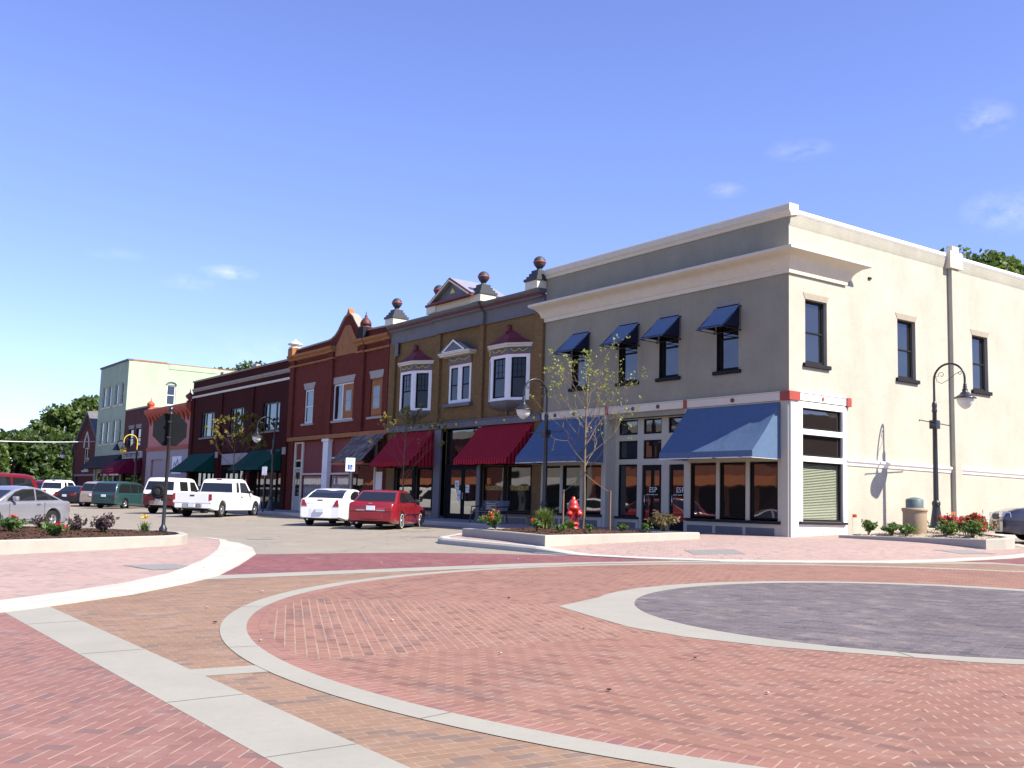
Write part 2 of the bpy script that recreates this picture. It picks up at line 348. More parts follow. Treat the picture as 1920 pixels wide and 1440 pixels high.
brick('purple_brick', (.11, .045, .045), (.085, .035, .036), (.11, .08, .07))
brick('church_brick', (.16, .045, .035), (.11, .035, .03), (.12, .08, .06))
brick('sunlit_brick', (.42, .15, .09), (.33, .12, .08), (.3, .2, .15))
pm('terracotta', (.30, .13, .055), .8, .18, 4); pm('salmon_paint', (.46, .20, .17), .8, .07); pm('salmon_grey', (.34, .31, .32), .8, .06); pm('rust_paint', (.36, .06, .03), .7, .1)
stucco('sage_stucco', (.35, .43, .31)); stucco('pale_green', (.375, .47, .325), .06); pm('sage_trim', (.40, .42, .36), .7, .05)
pm('red_siding', (.17, .025, .022), .7, .12); pm('green_frame', (.05, .11, .09), .6, .08); pm('stone_band', (.30, .25, .21), .85, .12)
leafm('shake', (.06, .045, .035), (.24, .19, .15), 0); pm('dark_shake', (.05, .045, .04), .95, .3, 3); pm('fascia_orange', (.34, .11, .04), .7, .1)
pm('curtain', (.40, .38, .36), .95, .25, 5); pm('dark_interior', (.008, .007, .006), .9, 0); pm('paper', (.68, .70, .68), .8, .04); pm('lintel_cream', (.30, .265, .21), .85, .08); pm('blind', (.36, .39, .28), .5, .03)
pm('blue_canvas', (.080, .128, .212), .85, .07, 6, bump=.1); pm('slate_blue_canvas', (.12, .18, .28), .85, .07, 6, bump=.1); pm('blue_shadow', (.012, .016, .035), .9, 0); pm('canvas_edge', (.60, .60, .58), .8, 0)
stripes('red_canvas', (.38, .016, .032), (.05, .004, .008), .19, .30); pm('green_canvas', (.004, .06, .042), .85, .1, 5); pm('wine_canvas', (.12, .004, .026), .85, .08, 4)
glass('glass', wav=.03); glass('dark_pane', (.010, .010, .014), ior=1.32, wav=.03); glass('shop_glass', (.016, .014, .013), ior=1.75, wav=.006); glass('car_glass', (.012, .014, .016), ior=1.5, wav=0)
t = NT('clear_glass'); g = t.n('ShaderNodeBsdfGlossy'); g.inputs['Roughness'].default_value = .02; tr = t.n('ShaderNodeBsdfTransparent')
lw = t.n('ShaderNodeLayerWeight'); lw.inputs[0].default_value = .5; mx = t.n('ShaderNodeMixShader'); t.link(t.math('ADD', t.math('MULTIPLY', t.math('POWER', lw.outputs['Facing'], 4.0), .7), .04), mx.inputs[0]); t.link(tr.outputs[0], mx.inputs[1]); t.link(g.outputs[0], mx.inputs[2]); t.link(mx.outputs[0], t.t.nodes['Material Output'].inputs[0])
pm('black_iron', (.012, .012, .015), .42, .1, coat=.3); pm('galv', (.35, .36, .38), .45, .1, metal=.7); pm('lamp_glass', (.62, .62, .58), .25, 0, coat=.5)
pm('hydrant_red', (.42, .022, .014), .4, .12, 9, coat=.2, bump=.1, co='Object'); pm('sign_back', (.008, .010, .012), .85, .15); pm('sign_red', (.45, .02, .02), .5, 0); pm('sign_blue', (.02, .08, .35), .5, 0); pm('sign_green', (.02, .2, .08), .6, 0)
pm('sign_white', (.75, .77, .80), .5, .02); pm('aggregate', (.33, .25, .17), .95, .35, 60, bump=.4, bscale=90); pm('bin_top', (.09, .13, .13), .5, .1)
pm('rubber', (.015, .015, .016), .85, .1); pm('alloy', (.42, .43, .46), .35, .05, metal=.85); pm('chrome', (.7, .7, .72), .15, 0, metal=1); pm('white_wall', (.7, .7, .68), .7, 0)
pm('underbody', (.01, .01, .01), .9, 0); pm('red_lens', (.26, .008, .014), .2, 0, coat=1); pm('amber_lens', (.7, .16, .02), .2, 0, coat=1); pm('clear_lens', (.55, .57, .6), .12, 0, coat=1); pm('plate', (.55, .60, .66), .5, .1, 9)
pm('trim_black', (.02, .02, .022), .6, 0)
paint('white_car', (.74, .75, .76)); paint('red_car', (.19, .008, .014)); paint('silver_car', (.27, .275, .315), .45); paint('green_car', (.022, .064, .072), .25); paint('maroon_car', (.13, .014, .020), .2)
paint('tan_car', (.36, .32, .28), .35); paint('black_car', (.010, .011, .016)); paint('crimson_car', (.17, .008, .016), .2); paint('navy_car', (.045, .045, .075), .45); paint('yellow_machine', (.62, .33, .02))
leafm('leaf_dark', (.012, .030, .006), (.055, .095, .018), .3); leafm('leaf_mid', (.022, .05, .008), (.085, .13, .022), .3); leafm('leaf_far', (.03, .055, .014), (.10, .14, .035), .3)
leafm('leaf_young', (.13, .16, .025), (.30, .31, .07), .4); leafm('leaf_autumn', (.10, .09, .02), (.26, .19, .05), .4); leafm('leaf_shrub', (.02, .055, .012), (.09, .16, .035), .3); leafm('leaf_bronze', (.06, .035, .02), (.15, .10, .05), .25)
leafm('leaf_purple', (.03, .014, .026), (.10, .05, .07), .2); leafm('leaf_grass', (.05, .08, .012), (.16, .20, .05), .3)
leafm('petal_red', (.30, .006, .02), (.55, .02, .04), .15); leafm('petal_orange', (.40, .05, .012), (.62, .12, .02), .15); leafm('petal_yellow', (.7, .42, .03), (.85, .6, .06), .2); leafm('petal_pink', (.55, .05, .12), (.7, .1, .2), .25)
pm('bark', (.085, .065, .048), .9, .3, 8, bump=.3); pm('bark_young', (.15, .115, .08), .85, .2, 12, bump=.2); pm('stem', (.06, .09, .03), .8, .1); pm('twine', (.03, .20, .12), .8, 0); pm('stake', (.20, .12, .08), .9, .1)
pm('mulch', (.062, .033, .021), .95, .7, 22, bump=1, bscale=30); pm('gravel', (.40, .33, .26), .95, .5, 45, bump=1, bscale=50)
pm('saw_joint', (.16, .152, .13), .9, .3, 6); pm('flag_orange', (.85, .12, .03), .6, 0)
# pavings
LJ = (.66, .52, .34); DJ = (.11, .05, .045)
paver('red_pavers', (.205, .106, .079), (.240, .126, .094), (.42, .34, .24), DJ, 0, .097, tint=(.172, .088, .070), mode='sector', ctr=(13.3, -13.35), w=.075)
paver('red_soldier', (.215, .105, .083), (.25, .125, .10), (.42, .34, .24), DJ, 0, .098, tint=(.19, .09, .085), mode='radial', ctr=(13.3, -13.35), rad=8.25)
paver('tan_pavers', (.195, .122, .083), (.23, .145, .098), (.42, .34, .24), (.09, .06, .045), R(83), .097, w=.055, mode='running', j2=.6, j1=.22, tint=(.155, .11, .09))
paver('purple_pavers', (.098, .084, .091), (.132, .114, .120), (.22, .21, .2), (.045, .035, .04), R(22), .097, mode='running', w=.05, j1=.35, amt=1.7, tint=(.075, .066, .078))
paver('crosswalk_pavers', (.155, .058, .062), (.195, .076, .078), (.24, .13, .12), (.06, .025, .025), R(45), tint=(.13, .055, .062), w=.045)
paver('rose_pavers', (.200, .102, .088), (.232, .119, .102), (.42, .34, .26), DJ, R(48), .097, tint=(.16, .096, .09))
paver('walk_pavers', (.30, .215, .19), (.345, .25, .22), (.40, .34, .30), (.19, .12, .10), R(45), tint=(.25, .19, .18), w=.05, amt=.6)
concrete('road_concrete', (.225, .198, .160), .10); concrete('band_concrete', (.262, .253, .215), .06, False); concrete('kerb_concrete', (.385, .375, .33), .12, False); concrete('planter_concrete', (.33, .312, .27), .08, False)
concrete('walk_concrete', (.26, .25, .225), .08)
pm('grass_ground', (.045, .075, .02), .95, .4, .8)
pm('iron_cover', (.20, .19, .18), .7, .2, 20)

# ---------------------------------------------------------------- ground
def H(x, y): return -.15+(.022*max(y, -40) if y < 0 else .04*min(y, 40))
KO = [(-110, -2.75), (-12.0, -2.75), (-9.6, -4.4), (-3.9, -10.15), (-3.16, -10.49), (-1.7, -10.55), (-.3, -10.58), (1.23, -10.6), (2.2, -10.42), (3.87, -9.85), (5.41, -8.84), (6.5, -7.4), (7.35, -5.8), (7.7, -3.9), (7.72, -1.5), (7.4, .7), (6.7, 2.3), (5.5, 3.5), (3.2, 5.9), (3.0, 9), (3.0, 45)]
KI = [(-110, -2.5), (-11.9, -2.5), (-9.35, -4.15), (-3.75, -9.85), (-3.0, -10.2), (-1.7, -10.28), (-.3, -10.30), (1.15, -10.30), (2.05, -10.05), (3.6, -9.45), (5.05, -8.5), (6.1, -7.1), (6.92, -5.6), (7.25, -3.8), (7.27, -1.5), (6.97, .6), (6.35, 2.15), (5.25, 3.25), (2.95, 5.7), (2.75, 9), (2.75, 45)]
LO = [(8.6, -40), (8.6, -25.5), (8.2, -24.0), (7.55, -22.75), (6.36, -21.19), (5.03, -19.96), (4.01, -19.17), (1.91, -18.01), (-.92, -16.57), (-3.2, -15.75), (-5.4, -15.25), (-6.8, -15.25), (-7.4, -15.9), (-8.2, -17.4), (-12.5, -22.2), (-110, -22.2)]
LI = [(7.3, -40), (7.3, -25.3), (7.05, -24.0), (6.55, -22.9), (5.75, -21.9), (4.7, -20.8), (3.3, -19.75), (.75, -18.35), (-1.7, -17.15), (-3.6, -16.4), (-5.5, -15.75), (-6.5, -15.75), (-6.95, -16.2), (-7.8, -17.6), (-12.3, -22.5), (-110, -22.5)]
def segd(p, a, b):
    ax, ay = a; bx, by = b; dx, dy = bx-ax, by-ay
    t = max(0, min(1, ((p[0]-ax)*dx+(p[1]-ay)*dy)/(dx*dx+dy*dy))); return math.hypot(p[0]-ax-t*dx, p[1]-ay-t*dy)
def pld(p, L): return min(segd(p, L[i], L[i+1]) for i in range(len(L)-1))
def hR(x, y):                        # rise of the right pavement above the road plane
    r = sm01(.9, 2.6, x)*(1-sm01(3, 6, y)); return .15*(1-r)+r*(.02+.13*sm01(.3, 3.4, pld((x, y), KO)))
def hL(x, y):
    r = sm01(-3, .5, x); return .10*(1-r)+r*(.02+.11*sm01(1.1, 4, pld((x, y), LO)))
def ground_sheet(name, poly, off, mat, hf=None, step=0):
    bm = bmesh.new(); vs = [bm.verts.new((x, y, 0)) for x, y in poly]; [bm.faces.new([vs[k] for k in tr]) for tr in tessellate_polygon([[Vector((x, y, 0)) for x, y in poly]])]
    def cut(co, no): bmesh.ops.bisect_plane(bm, geom=bm.verts[:]+bm.edges[:]+bm.faces[:], plane_co=co, plane_no=no, dist=1e-5)
    ys = [p[1] for p in poly]; xs = [p[0] for p in poly]
    for y in (0, -40, 40):
        if min(ys) < y < max(ys): cut((0, y, 0), (0, 1, 0))
    if step:
        y = max(min(ys), -30); 
        while y < min(max(ys), 20): cut((0, y, 0), (0, 1, 0)); y += step
        x = max(min(xs), -14)
        while x < max(xs): cut((x, 0, 0), (1, 0, 0)); x += step
    for v in bm.verts: v.co.z = H(v.co.x, v.co.y)+off+(hf(v.co.x, v.co.y) if hf else 0)
    bmesh.ops.recalc_face_normals(bm, faces=bm.faces)
    for f in bm.faces:
        if f.normal.z < 0: f.normal_flip()
    me = bpy.data.meshes.new(name); bm.to_mesh(me); bm.free(); me.materials.append(M[mat])
    o = bpy.data.objects.new(name, me); COL.objects.link(o); return tag(o, kind='structure')
def arc(c, r, a0, a1, n): return [(c[0]+r*math.cos(a0+(a1-a0)*k/n), c[1]+r*math.sin(a0+(a1-a0)*k/n)) for k in range(n+1)]
def annulus(name, c, ri, ro, off, mat, n=160):
    m = MB()
    for k in range(n):
        a, b = 2*math.pi*k/n, 2*math.pi*(k+1)/n
        q = [(c[0]+r*math.cos(t), c[1]+r*math.sin(t)) for r, t in ((ri, a), (ro, a), (ro, b), (ri, b))]
        m.poly([(x, y, H(x, y)+off) for x, y in q])
    return tag(m.build(name, mat), kind='structure')
m = MB(); gx = [-1500, -300, -100, 0, 100, 300, 1500]; gy = [-1500, -300, -40, 0, 40, 300, 1500]
for i in range(6):
    for j in range(6):
        m.poly([(x, y, H(x, y)-.01) for x, y in ((gx[i], gy[j]), (gx[i+1], gy[j]), (gx[i+1], gy[j+1]), (gx[i], gy[j+1]))])
tag(m.build('ground', 'grass_ground'), kind='structure')
RC = (13.3, -13.35)
ground_sheet('main_street', [(-140, -24), (3.0, -24), (3.0, -2), (-140, -2)], 0, 'road_concrete')
ground_sheet('side_street', [(2.5, -2), (26, -2), (26, 120), (2.5, 120)], 0, 'road_concrete')
ground_sheet('south_street', [(6, -60), (30, -60), (30, -26.5), (6, -26.5)], 0, 'road_concrete')
ground_sheet('tan_brick_corners', [(3.6, -23.2), (26, -23.2), (26, -3.3), (3.6, -3.3)], .003, 'tan_pavers')
ground_sheet('west_crosswalk', [(-1.3, -17.6), (-.85, -16.0), (-.55, -14.65), (-.1, -13.2), (.82, -11.9), (1.75, -11.05), (2.6, -10.2), (4.3, -8.8), (4.6, -9), (4.1, -13), (4.1, -20.2), (1, -19.3)], .0045, 'crosswalk_pavers')
ground_sheet('south_crosswalk', [(6.5, -27.3), (26, -27.3), (26, -22.9), (6.5, -22.9)], .0045, 'rose_pavers')
ground_sheet('north_crosswalk', [(7.0, -3.5), (26, -3.5), (26, -.1), (7.0, -.1)], .0045, 'crosswalk_pavers')
ground_sheet('concrete_band', [(3.93, -20.0), (4.62, -20.2), (4.62, -11.6), (5.15, -9.75), (6.6, -7.2), (7.75, -5.2), (8.6, -3.8), (26, -3.8), (26, -3.35), (8.25, -3.35), (7.4, -5.0), (6.2, -7.4), (4.75, -9.5), (4.2, -11.6), (3.93, -13)], .006, 'band_concrete')
ground_sheet('concrete_band', [(6.6, -22.99), (26, -22.99), (26, -22.44), (7.0, -22.44)], .006, 'band_concrete')
m = MB()
for k in range(160):
    a, b = 2*math.pi*k/160, 2*math.pi*(k+1)/160
    m.poly([(RC[0], RC[1], H(*RC)+.0055)]+[(RC[0]+8.15*math.cos(t), RC[1]+8.15*math.sin(t), H(0, RC[1]+8.15*math.sin(t))+.0055) for t in (a, b)])
tag(m.build('red_brick_circle', 'red_pavers'), kind='structure')
annulus('brick_edge_course', RC, 8.15, 8.355, .007, 'red_soldier'); annulus('concrete_ring', RC, 8.355, 8.62, .008, 'band_concrete')
ground_sheet('concrete_band', [(12.43, -22.46), (12.77, -22.46), (12.86, -21.9), (12.52, -21.9)], .0055, 'band_concrete')
DC = (13.05, -13.3)
brd = [(10.35, -17.08), (11.31, -17.38), (12.31, -17.66), (13.14, -17.69), (14.06, -17.45), (14.85, -17.05), (15.35, -16.75)]
a0 = math.atan2(brd[-1][1]-DC[1], brd[-1][0]-DC[0]); a1 = math.atan2(brd[0][1]-DC[1], brd[0][0]-DC[0])+2*math.pi
brd += arc(DC, 4.2, a0+.06, a1-.28, 60)
ground_sheet('concrete_ring', brd, .0085, 'band_concrete')
pts = []
for k in range(96):
    a = 2*math.pi*k/96; rr_ = 3.78+.12*math.cos(2*(a-R(140))); pts.append((DC[0]+rr_*math.cos(a), DC[1]+rr_*math.sin(a)))
ground_sheet('dark_brick_disc', pts, .010, 'purple_pavers')
for a in (12, 57, 101, 146, 185, 213, 236, 258, 281, 304, 331):          # saw cuts across the concrete
    ca, sa = math.cos(R(a)), math.sin(R(a)); q = .006
    ground_sheet('saw_cut', [(RC[0]+r*ca-s*sa*q, RC[1]+r*sa+s*ca*q) for r, s in ((8.36, -1), (8.615, -1), (8.615, 1), (8.36, 1))], .0095, 'saw_joint')
for x in (8.9, 11.2, 13.6, 15.3): ground_sheet('saw_cut', [(x, -22.985), (x+.012, -22.985), (x+.012, -22.445), (x, -22.445)], .0075, 'saw_joint')
ground_sheet('saw_cut', [(14.82, -16.66), (14.84, -16.65), (15.17, -16.83), (15.16, -16.845)], .0105, 'saw_joint')
# pavements and kerbs
ground_sheet('pavement', KI[1:]+[(-.2, 45), (-.2, .25), (-11.9, .25)], 0, 'walk_pavers', hR, .6)
ground_sheet('pavement', [(-110, -2.5), (-11.9, -2.5), (-11.9, .25), (-110, .25)], .15, 'walk_concrete')
ground_sheet('pavement', LI[:-1]+[(-12.3, -40)], 0, 'walk_pavers', hL, .8)
ground_sheet('pavement', [(-110, -40), (-12.3, -40), (-12.3, -22.5), (-110, -22.5)], .10, 'walk_concrete')
def kerb(name, I, O, hf, gut):
    def fine(L):
        out = []
        for i in range(len(L)-1):
            n = max(1, int(math.hypot(L[i+1][0]-L[i][0], L[i+1][1]-L[i][1])/.5)) if abs(L[i][0]) < 30 else 1
            out += [(L[i][0]+(L[i+1][0]-L[i][0])*k/n, L[i][1]+(L[i+1][1]-L[i][1])*k/n) for k in range(n)]
        return out+[L[-1]]
    m = MB(); prof = []
    for i in range(len(I)-1):
        L = max(math.hypot(I[i+1][0]-I[i][0], I[i+1][1]-I[i][1]), .1); n = max(1, min(30, int(L/.35)))
        for k in range(n+(i == len(I)-2)):
            t = k/n; a = [I[i][j]+(I[i+1][j]-I[i][j])*t for j in (0, 1)]; b = [O[i][j]+(O[i+1][j]-O[i][j])*t for j in (0, 1)]
            h = hf(*a)+.006; c = [a[j]+(b[j]-a[j])*gut for j in (0, 1)]; e = [a[j]+(b[j]-a[j])*(gut*.82) for j in (0, 1)]
            hk = max(h, .03)
            prof.append([(*a, H(*a)+h), (*e, H(*e)+hk), (*c, H(*c)+hk*.7), ((c[0]*.97+b[0]*.03), (c[1]*.97+b[1]*.03), H(*c)+min(.026, hk)), (*b, H(*b)+.022), (*b, H(*b)-.02)])
    for p, q in zip(prof[:-1], prof[1:]):
        for j in range(5): m.poly([p[j], p[j+1], q[j+1], q[j]])
    return tag(m.build(name, 'kerb_concrete', norm=False), kind='structure')
kerb('kerb', KI, KO, hR, .9); kerb('kerb', LI, LO, hL, .42)
# ---------------------------------------------------------------- building helpers
def wallgrid(m, u0, u1, w0, w1, ops, mat=0, depth=.22, o=0.0, rmat=None):
    us = sorted({u0, u1, *[k for a in ops for k in a[:2] if u0 < k < u1]}); ws = sorted({w0, w1, *[k for a in ops for k in a[2:4] if w0 < k < w1]})
    for i in range(len(us)-1):
        for j in range(len(ws)-1):
            uc, wc = (us[i]+us[i+1])/2, (ws[j]+ws[j+1])/2
            if any(a[0] < uc < a[1] and a[2] < wc < a[3] for a in ops): continue
            m.poly([(us[i], o, ws[j]), (us[i+1], o, ws[j]), (us[i+1], o, ws[j+1]), (us[i], o, ws[j+1])], mat)
    for a, b, c, d_ in [x[:4] for x in ops]:
        k = mat if rmat is None else rmat
        for p, q in (((a, c), (b, c)), ((b, c), (b, d_)), ((b, d_), (a, d_)), ((a, d_), (a, c))):
            m.poly([(p[0], o, p[1]), (q[0], o, q[1]), (q[0], o-depth, q[1]), (p[0], o-depth, p[1])], k)
def win(root, mp, u0, u1, w0, w1, fm='dark_frame', rec=.12, fw=.07, rail=(), mull=(), sill=None, lintel=None, pane='glass', name='window', label=None, back=True):
    m = MB(mp); e = .003
    m.box(u0+e, u0+fw, -rec-.04, -rec+.03, w0+e, w1-e); m.box(u1-fw, u1-e, -rec-.04, -rec+.03, w0+e, w1-e)
    m.box(u0+fw, u1-fw, -rec-.04, -rec+.027, w1-fw, w1-e); m.box(u0+fw, u1-fw, -rec-.04, -rec+.027, w0+e, w0+fw*1.2)
    for z in rail: m.box(u0+fw, u1-fw, -rec-.04, -rec+.024, z-.03, z+.03)
    for u in mull:
        m.box(u-fw*.6, u+fw*.6, -rec-.04, -rec+.034, w0+fw*1.2, w1-fw)
    o = m.build(name, fm, root, bevel=.006, seg=1)
    if label: o['label'] = label
    g = MB(mp); g.box(u0+fw*.6, u1-fw*.6, -rec-.03, -rec-.01, w0+fw*.6, w1-fw*.6); g.build('pane', pane, o)
    if sill:
        k = MB(mp); k.box(u0-sill[1], u1+sill[1], -.1, .09, w0-sill[0], w0); k.build('sill', sill[2], o, bevel=.012)
    if lintel:
        k = MB(mp); a, s, mt = lintel; k.prism([(u0, .012, w1), (u1, .012, w1), (u1+s, .012, w1+a), (u0-s, .012, w1+a)], (0, -.06, 0)); k.build('lintel', mt, o)
    return o
def shell(root, x0, x1, y1, h, ops, mat, sidemat=None, sops=(), y0=0, roofdrop=.5, depth=.22, rmat=None, backm=None):
    m = MB(); m.mp = front(y0); wallgrid(m, x0, x1, -.35, h, ops, 0, depth, rmat=rmat)
    m.mp = side(x1); wallgrid(m, y0, y1, -.35, h, sops, 1, depth)
    m.mp = None
    m.poly([(x0, y0, -.3), (x0, y1, -.3), (x0, y1, h), (x0, y0, h)], 1); m.poly([(x0, y1, -.3), (x1, y1, -.3), (x1, y1, h), (x0, y1, h)], 1)
    t = .3                                       # parapet inner faces and top
    m.poly([(x0, y0, h), (x1, y0, h), (x1-t, y0+t, h), (x0+t, y0+t, h)]); m.poly([(x1, y0, h), (x1, y1, h), (x1-t, y1-t, h), (x1-t, y0+t, h)], 1)
    m.poly([(x0, y0, h), (x0+t, y0+t, h), (x0+t, y1-t, h), (x0, y1, h)], 1); m.poly([(x0, y1, h), (x0+t, y1-t, h), (x1-t, y1-t, h), (x1, y1, h)], 1)
    rz = h-roofdrop; q = [(x0+t, y0+t), (x1-t, y0+t), (x1-t, y1-t), (x0+t, y1-t)]
    for i in range(4):
        a, b = q[i], q[(i+1) % 4]; m.poly([(*a, rz), (*b, rz), (*b, h), (*a, h)])
    w = m.build('wall', [mat, sidemat or mat, 'dark_frame'], root, norm=False)
    k = MB(); k.box(x0+.31, x1-.31, y0+.31, y1-.31, rz-.15, rz); k.build('roof', 'roof_grey', root)
    return w
def awning(root, mp, u0, u1, wt, proj, wb, val, mat, edge=None, name='awning', sidep=True, label=None, bars=0):
    m = MB(mp); n = max(4, int((u1-u0)/.22)); pts = [(u0+(u1-u0)*k/n) for k in range(n+1)]; z2 = wb+val; T = [0, .2, .4, .6, .8, 1]; nb = max(1, bars)
    def sh(u, t):
        k = abs(math.sin(math.pi*nb*(u-u0)/(u1-u0))); sag = .05*math.sin(math.pi*t)+(.022*k*math.sin(math.pi*t)+.006*math.sin(u*7.3+t*5)*t*(1-t)*4)
        return (.04+(proj-.04)*t, wt+(z2-wt)*t-sag)
    for a, b in zip(pts[:-1], pts[1:]):
        for t0, t1 in zip(T[:-1], T[1:]): m.poly([(a, *sh(a, t0)), (b, *sh(b, t0)), (b, *sh(b, t1)), (a, *sh(a, t1))])
        if val:
            w_ = lambda u: .014*math.sin(u*4.1)+.006*math.sin(u*11); o_ = lambda u: .008*math.sin(u*6)
            m.poly([(a, proj, z2), (b, proj, z2), (b, proj+.012+o_(b), wb+w_(b)), (a, proj+.012+o_(a), wb+w_(a))])
    if sidep:
        for u in (u0, u1):
            m.poly([(u, *sh(u, t)) for t in T]+[(u, proj, wb), (u, .04, wb)])
    o = m.build(name, mat, root, solid=.014)
    if label: o['label'] = label
    if edge:
        e = MB(mp); e.box(u0, u1, proj+.012, proj+.024, wb-.02, wb+.012)
        for u in (u0, u1-.012): e.box(u, u+.012, .05, proj, wb-.02, wb+.012)
        e.build('edging', edge, o)
    f = MB(mp)
    for u in ([u0+.1, u1-.1] if not bars else [u0+.1+(u1-u0-.2)*k/bars for k in range(bars+1)]):
        f.tube([(u, .05, wb+.06), (u, proj-.03, wb+.06)], .014, 6); f.tube([(u, .05, wt-.1), (u, proj-.04, z2-.06)], .014, 6)
    f.tube([(u0+.02, proj-.03, wb+.06), (u1-.02, proj-.03, wb+.06)], .014, 6)
    f.build('awning_frame', 'black_iron', o)
    return o
def bulkhead(root, mp, u0, u1, w0, w1, mat, panels, pmat, o=.0, name='bulkhead', outline=None):
    m = MB(mp); m.box(u0, u1, -.2, o+.02, w0, w1); b = m.build(name, mat, root, bevel=.01)
    for a, c in panels:
        k = MB(mp); z0, z1 = w0+(w1-w0)*.2, w1-(w1-w0)*.2
        if outline:
            for q in ((a, c, z0, z0+.025), (a, c, z1-.025, z1), (a, a+.025, z0, z1), (c-.025, c, z0, z1)): k.box(q[0], q[1], o+.021, o+.034, q[2], q[3])
        else: k.box(a, c, o+.021, o+.04, z0, z1)
        k.build('panel', pmat, b)
    return b
def moulding(m, u0, u1, prof, mat=0, e0=None, e1=None):
    """prof: closed list of (out, up) swept along u"""
    m.prism([(u0, a, b) for a, b in prof], (u1-u0, 0, 0), mat)
F0, S0 = front(0), side(0)
RX = (R(90), 0, 0); RSIDE = (R(90), 0, R(90))

# ================================================================ corner building
g = thing('corner_building', 'cream two storey corner building with shaded front coloured greyer, blue awnings and a long cream side wall', 'building', (-6, 0, 0))
UW = [(-10.70, -9.72), (-7.93, -6.92), (-5.77, -4.81), (-3.02, -2.06)]
SWN = [(.78, 1.86), (5.68, 6.74), (10.32, 11.38), (17.6, 18.7), (23.5, 24.6)]
LP = [(-12.32, -11.30), (-11.08, -10.06), (-9.82, -8.80)]; RP = [(-4.13, -3.02), (-2.81, -1.75), (-1.53, -.45)]
ops = [(a, b, 5.33, 7.51) for a, b in UW]+[(a-.02, b+.02, .46, 2.30) for a, b in LP+RP]+[(-8.5, -4.48, -.34, 4.0)]
sops = [(a, b, 5.43, 7.48) for a, b in SWN]+[(.59, 2.55, 3.34, 4.0), (.59, 2.55, 2.50, 3.17), (.59, 2.55, .48, 2.33)]
w = shell(g, -12.5, 0, 30, 10.1, ops, 'shaded_stucco', 'cream_stucco', sops, rmat=2)
# ground floor facing
for top_, posts in (((-12.5, -8.66), ((-12.5, -12.36), (-11.27, -11.11), (-10.03, -9.85), (-8.78, -8.66))), ((-4.46, -.30), ((-4.46, -4.16), (-2.99, -2.84), (-1.72, -1.56), (-.42, -.30)))):
    m = MB(F0); m.box(*top_, .003, .03, 2.33, 4.187)
    for a, b in posts: m.box(a, b, .003, .03, .0, 2.33)
    m.build('shopfront', 'pale_trim', g, bevel=.008)
each('pier', 'pale_trim', g, F0, [(-8.66, -8.5, -.1, .06, -.3, 4.19), (-.295, -.003, -.02, .05, -.3, 4.19)], .01)
for a, b in LP+RP: win(g, F0, a, b, .5, 2.28, 'dark_frame', .07, .05, pane='shop_glass', name='shop_window')
for a, b in ((-12.45, -8.7), (-4.38, -.297)):
    m = MB(F0); m.box(a, b, .032, .13, .37, .46); m.build('sill', 'dark_sill', g, bevel=.01)
    n = 3; L = (b-a-.3)/n; bulkhead(g, F0, a, b, -.28, .366, 'pale_trim', [(a+.12+(L+.03)*k, a+.12+(L+.03)*k+L-.12) for k in range(n)], 'slate_trim', .03)
# recessed entry
E4 = front(.4); m = MB(E4)
A, B = (-8.29, -7.27), (-6.95, -6.02)
eo = [(A[0], A[1], 3.42, 4.03-.06), (B[0], B[1], 3.42, 3.97), (A[0], A[1], 2.52, 3.2), (B[0], B[1], 2.52, 3.2), (A[0], A[1], .42, 2.33), (-7.02, -6.0, -.02, 2.3), (-5.62, -4.66, -.02, 2.3), (-5.66, -4.66, 3.42, 3.97), (-5.66, -4.66, 2.52, 3.2)]
wallgrid(m, -8.5, -4.48, -.3, 4.0, eo, 0, .1); m.mp = None
m.poly([(-8.5, .0, 4.0), (-4.48, 0, 4.0), (-4.48, .4, 4.0), (-8.5, .4, 4.0)]); m.build('entry_wall', 'pale_trim', g, norm=False)
each('entry_return', 'pale_trim', g, None, [(-8.515, -8.495, .0, .55, -.3, 4.0), (-4.485, -4.46, .0, .55, -.3, 4.0)])
for a, b, c, d_ in eo[:5]+eo[7:]: win(g, E4, a, b, c, d_, 'dark_frame', .05, .05, pane='shop_glass', name='transom_window')
m = MB(E4); m.box(-8.4, -7.15, .003, .1, .34, .42); m.build('sill', 'dark_sill', g, bevel=.01); bulkhead(g, E4, -8.4, -7.15, -.28, .338, 'pale_trim', [(-8.25, -7.3)], 'slate_trim', .01)
m = MB(E4); m.box(-5.95, -5.68, .003, .05, -.3, .52); b = m.build('entry_pedestal', 'pale_trim', g, bevel=.01); m = MB(E4); m.box(-5.9, -5.74, .051, .06, .15, .42); m.build('panel', 'slate_trim', b)
